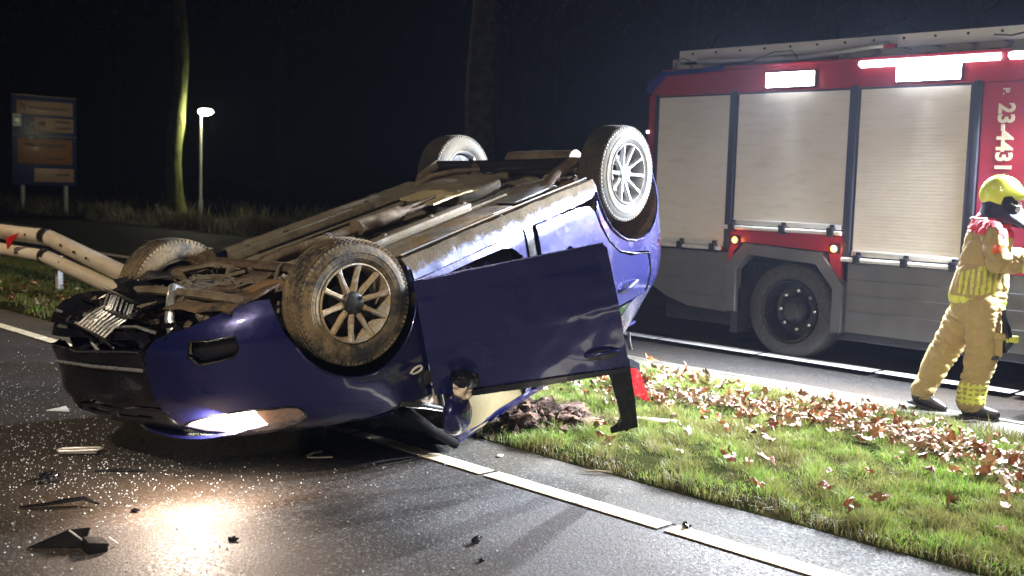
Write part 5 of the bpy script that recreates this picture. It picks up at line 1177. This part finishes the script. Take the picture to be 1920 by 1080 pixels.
MB().tube([(-.10, -.045, .03), (.10, -.04, .035), (.125, 0, .035), (.10, .04, .03), (-.10, .045, .025), (-.12, 0, .025), (-.10, -.045, .03)], .006, 6).build('rim', M['railw'], t, 60)
MB().box((0, 0, .018), (.20, .08, .012), bev=.004).build('plate', M['fgrey'], t)
mb = MB(); mb.bm = rough_blob((0, 0, .02), (.055, .045, .028), .6, 1.4, 5, 3); deb('rubber_scrap', 'rounded lump of black rubber among the glass at the left', 2.24, 5.66, mb.build('rubber_scrap', M['trim'], None, 0))
deb('paper_scrap', 'cream triangular scrap by the front bumper', 3.0, 7.35, MB().prism([(-.06, -.05), (.07, -.03), (.0, .08)], 0, .012, 'Z').noise(.03, 9).build('paper_scrap', M['signbright'], None, 0), 1.2, 'scrap')
deb('plastic_strip', 'pale curved plastic strip shaped like a hook on the dark asphalt', 3.62, 5.23, strip_mesh([(.06, .075, .012), (.0, .08, .01), (-.05, .065, .005), (-.065, .03, .003), (-.03, -.01, .004), (.035, -.065, .01)], [.006, .011, .009, .007, .009, .014], .005, simple('cream_plastic', (.72, .68, .52), .4, 0, .1, 10, 0), 'plastic_strip'), 0, 'debris')
for (x, y, s_, lb) in ((3.30, 3.56, .030, 'small black chip in the middle of the near lane'), (4.20, 3.085, .034, 'black clip lying on the white road marking'), (3.15, 3.36, .018, 'tiny dark crumb at the bottom of the near lane'), (2.48, 4.25, .022, 'dark splinter below the pool of headlight'), (2.35, 4.9, .02, 'black fleck left of the pool of light')):
    mb = MB(); mb.bm = rough_blob((0, 0, s_*.35), (s_, s_*.55, s_*.5), .9, 1.3, x*7, 2); deb('plastic_chip', lb, x, y, mb.build('plastic_chip', M['trim'], None, 0), x)
deb('shattered_trim', 'row of small bright broken pieces at the far left of the glass', 1.95, 5.95, MB().box((0, 0, .012), (.05, .035, .02)).box((.07, .05, .01), (.04, .03, .015), rot=.6).box((-.07, .06, .012), (.04, .05, .02), rot=1.1).box((.0, .11, .01), (.06, .02, .02), rot=.2).noise(.02, 20).build('shattered_trim', M['signbright'], None, 0))
deb('plastic_scrap', 'pale torn scrap lying in the shadow below the windscreen', 4.38, 5.72, MB().box((0, 0, .01), (.16, .07, .006)).sub(3).noise(.03, 14).build('plastic_scrap', M['signwhite'], None, 0), .6, 'scrap')
k = N('wrapper_film'); c = k.mix(k.ramp(k.noise(30, 4), [(.45, 0.), (.55, 1.)]), (.55, .62, .8), (.05, .1, .5)); k.set('Base Color', c).set('Roughness', .2); M['wrapper'] = k.m
deb('plastic_wrapper', 'crumpled blue and white plastic wrapper among the dead leaves', 6.66, 4.78, MB().box((0, 0, .05), (.20, .10, .01)).sub(4).noise(.06, 14).build('plastic_wrapper', M['wrapper'], None, 0), .9, 'litter')
deb('stick', 'thin pale broken stick on the shoulder by the grass edge', 4.62, 4.02, MB().tube([(-.09, 0, .012), (0, .012, .018), (.08, .03, .01)], [.004, .006, .003], 6).build('stick', simple('stick_wood', (.3, .24, .16), .7, 0, .2, 10, .2), None), 2.2, 'stick')
deb('broken_branch', 'pale broken branch lying in the grass below the door frame', 5.72, 4.55, MB().tube([(-.22, 0, .05), (-.05, .03, .07), (.1, .0, .06), (.24, .04, .05)], [.012, .018, .014, .006], 8).noise(.01, 14).build('broken_branch', simple('pale_wood', (.55, .48, .38), .6, 0, .25, 10, .3), None), -.6, 'branch')
deb('pale_scrap', 'small pale scrap on the grey shoulder below the mirror', 4.45, 4.62, MB().box((0, 0, .008), (.035, .025, .008), rot=.4).build('pale_scrap', M['signbright'], None, 0), 0, 'scrap')

# ------------------------------------------------------------------ thin haze added for a glow round the work lights
if HAZE:
    hz = MB().box((30, 70, 12.5), (336, 356, 29)).build('haze', None, None, 0); hz.data.materials.clear()
    hm = bpy.data.materials.new('haze'); hm.use_nodes = True; hm.node_tree.nodes.remove(hm.node_tree.nodes['Principled BSDF'])
    pv = hm.node_tree.nodes.new('ShaderNodeVolumePrincipled'); pv.inputs['Color'].default_value = (.55, .63, .9, 1); pv.inputs['Density'].default_value = HAZE; pv.inputs['Anisotropy'].default_value = .55
    hm.node_tree.links.new(pv.outputs[0], hm.node_tree.nodes['Material Output'].inputs['Volume']); hz.data.materials.append(hm); tag(hz, kind='stuff')
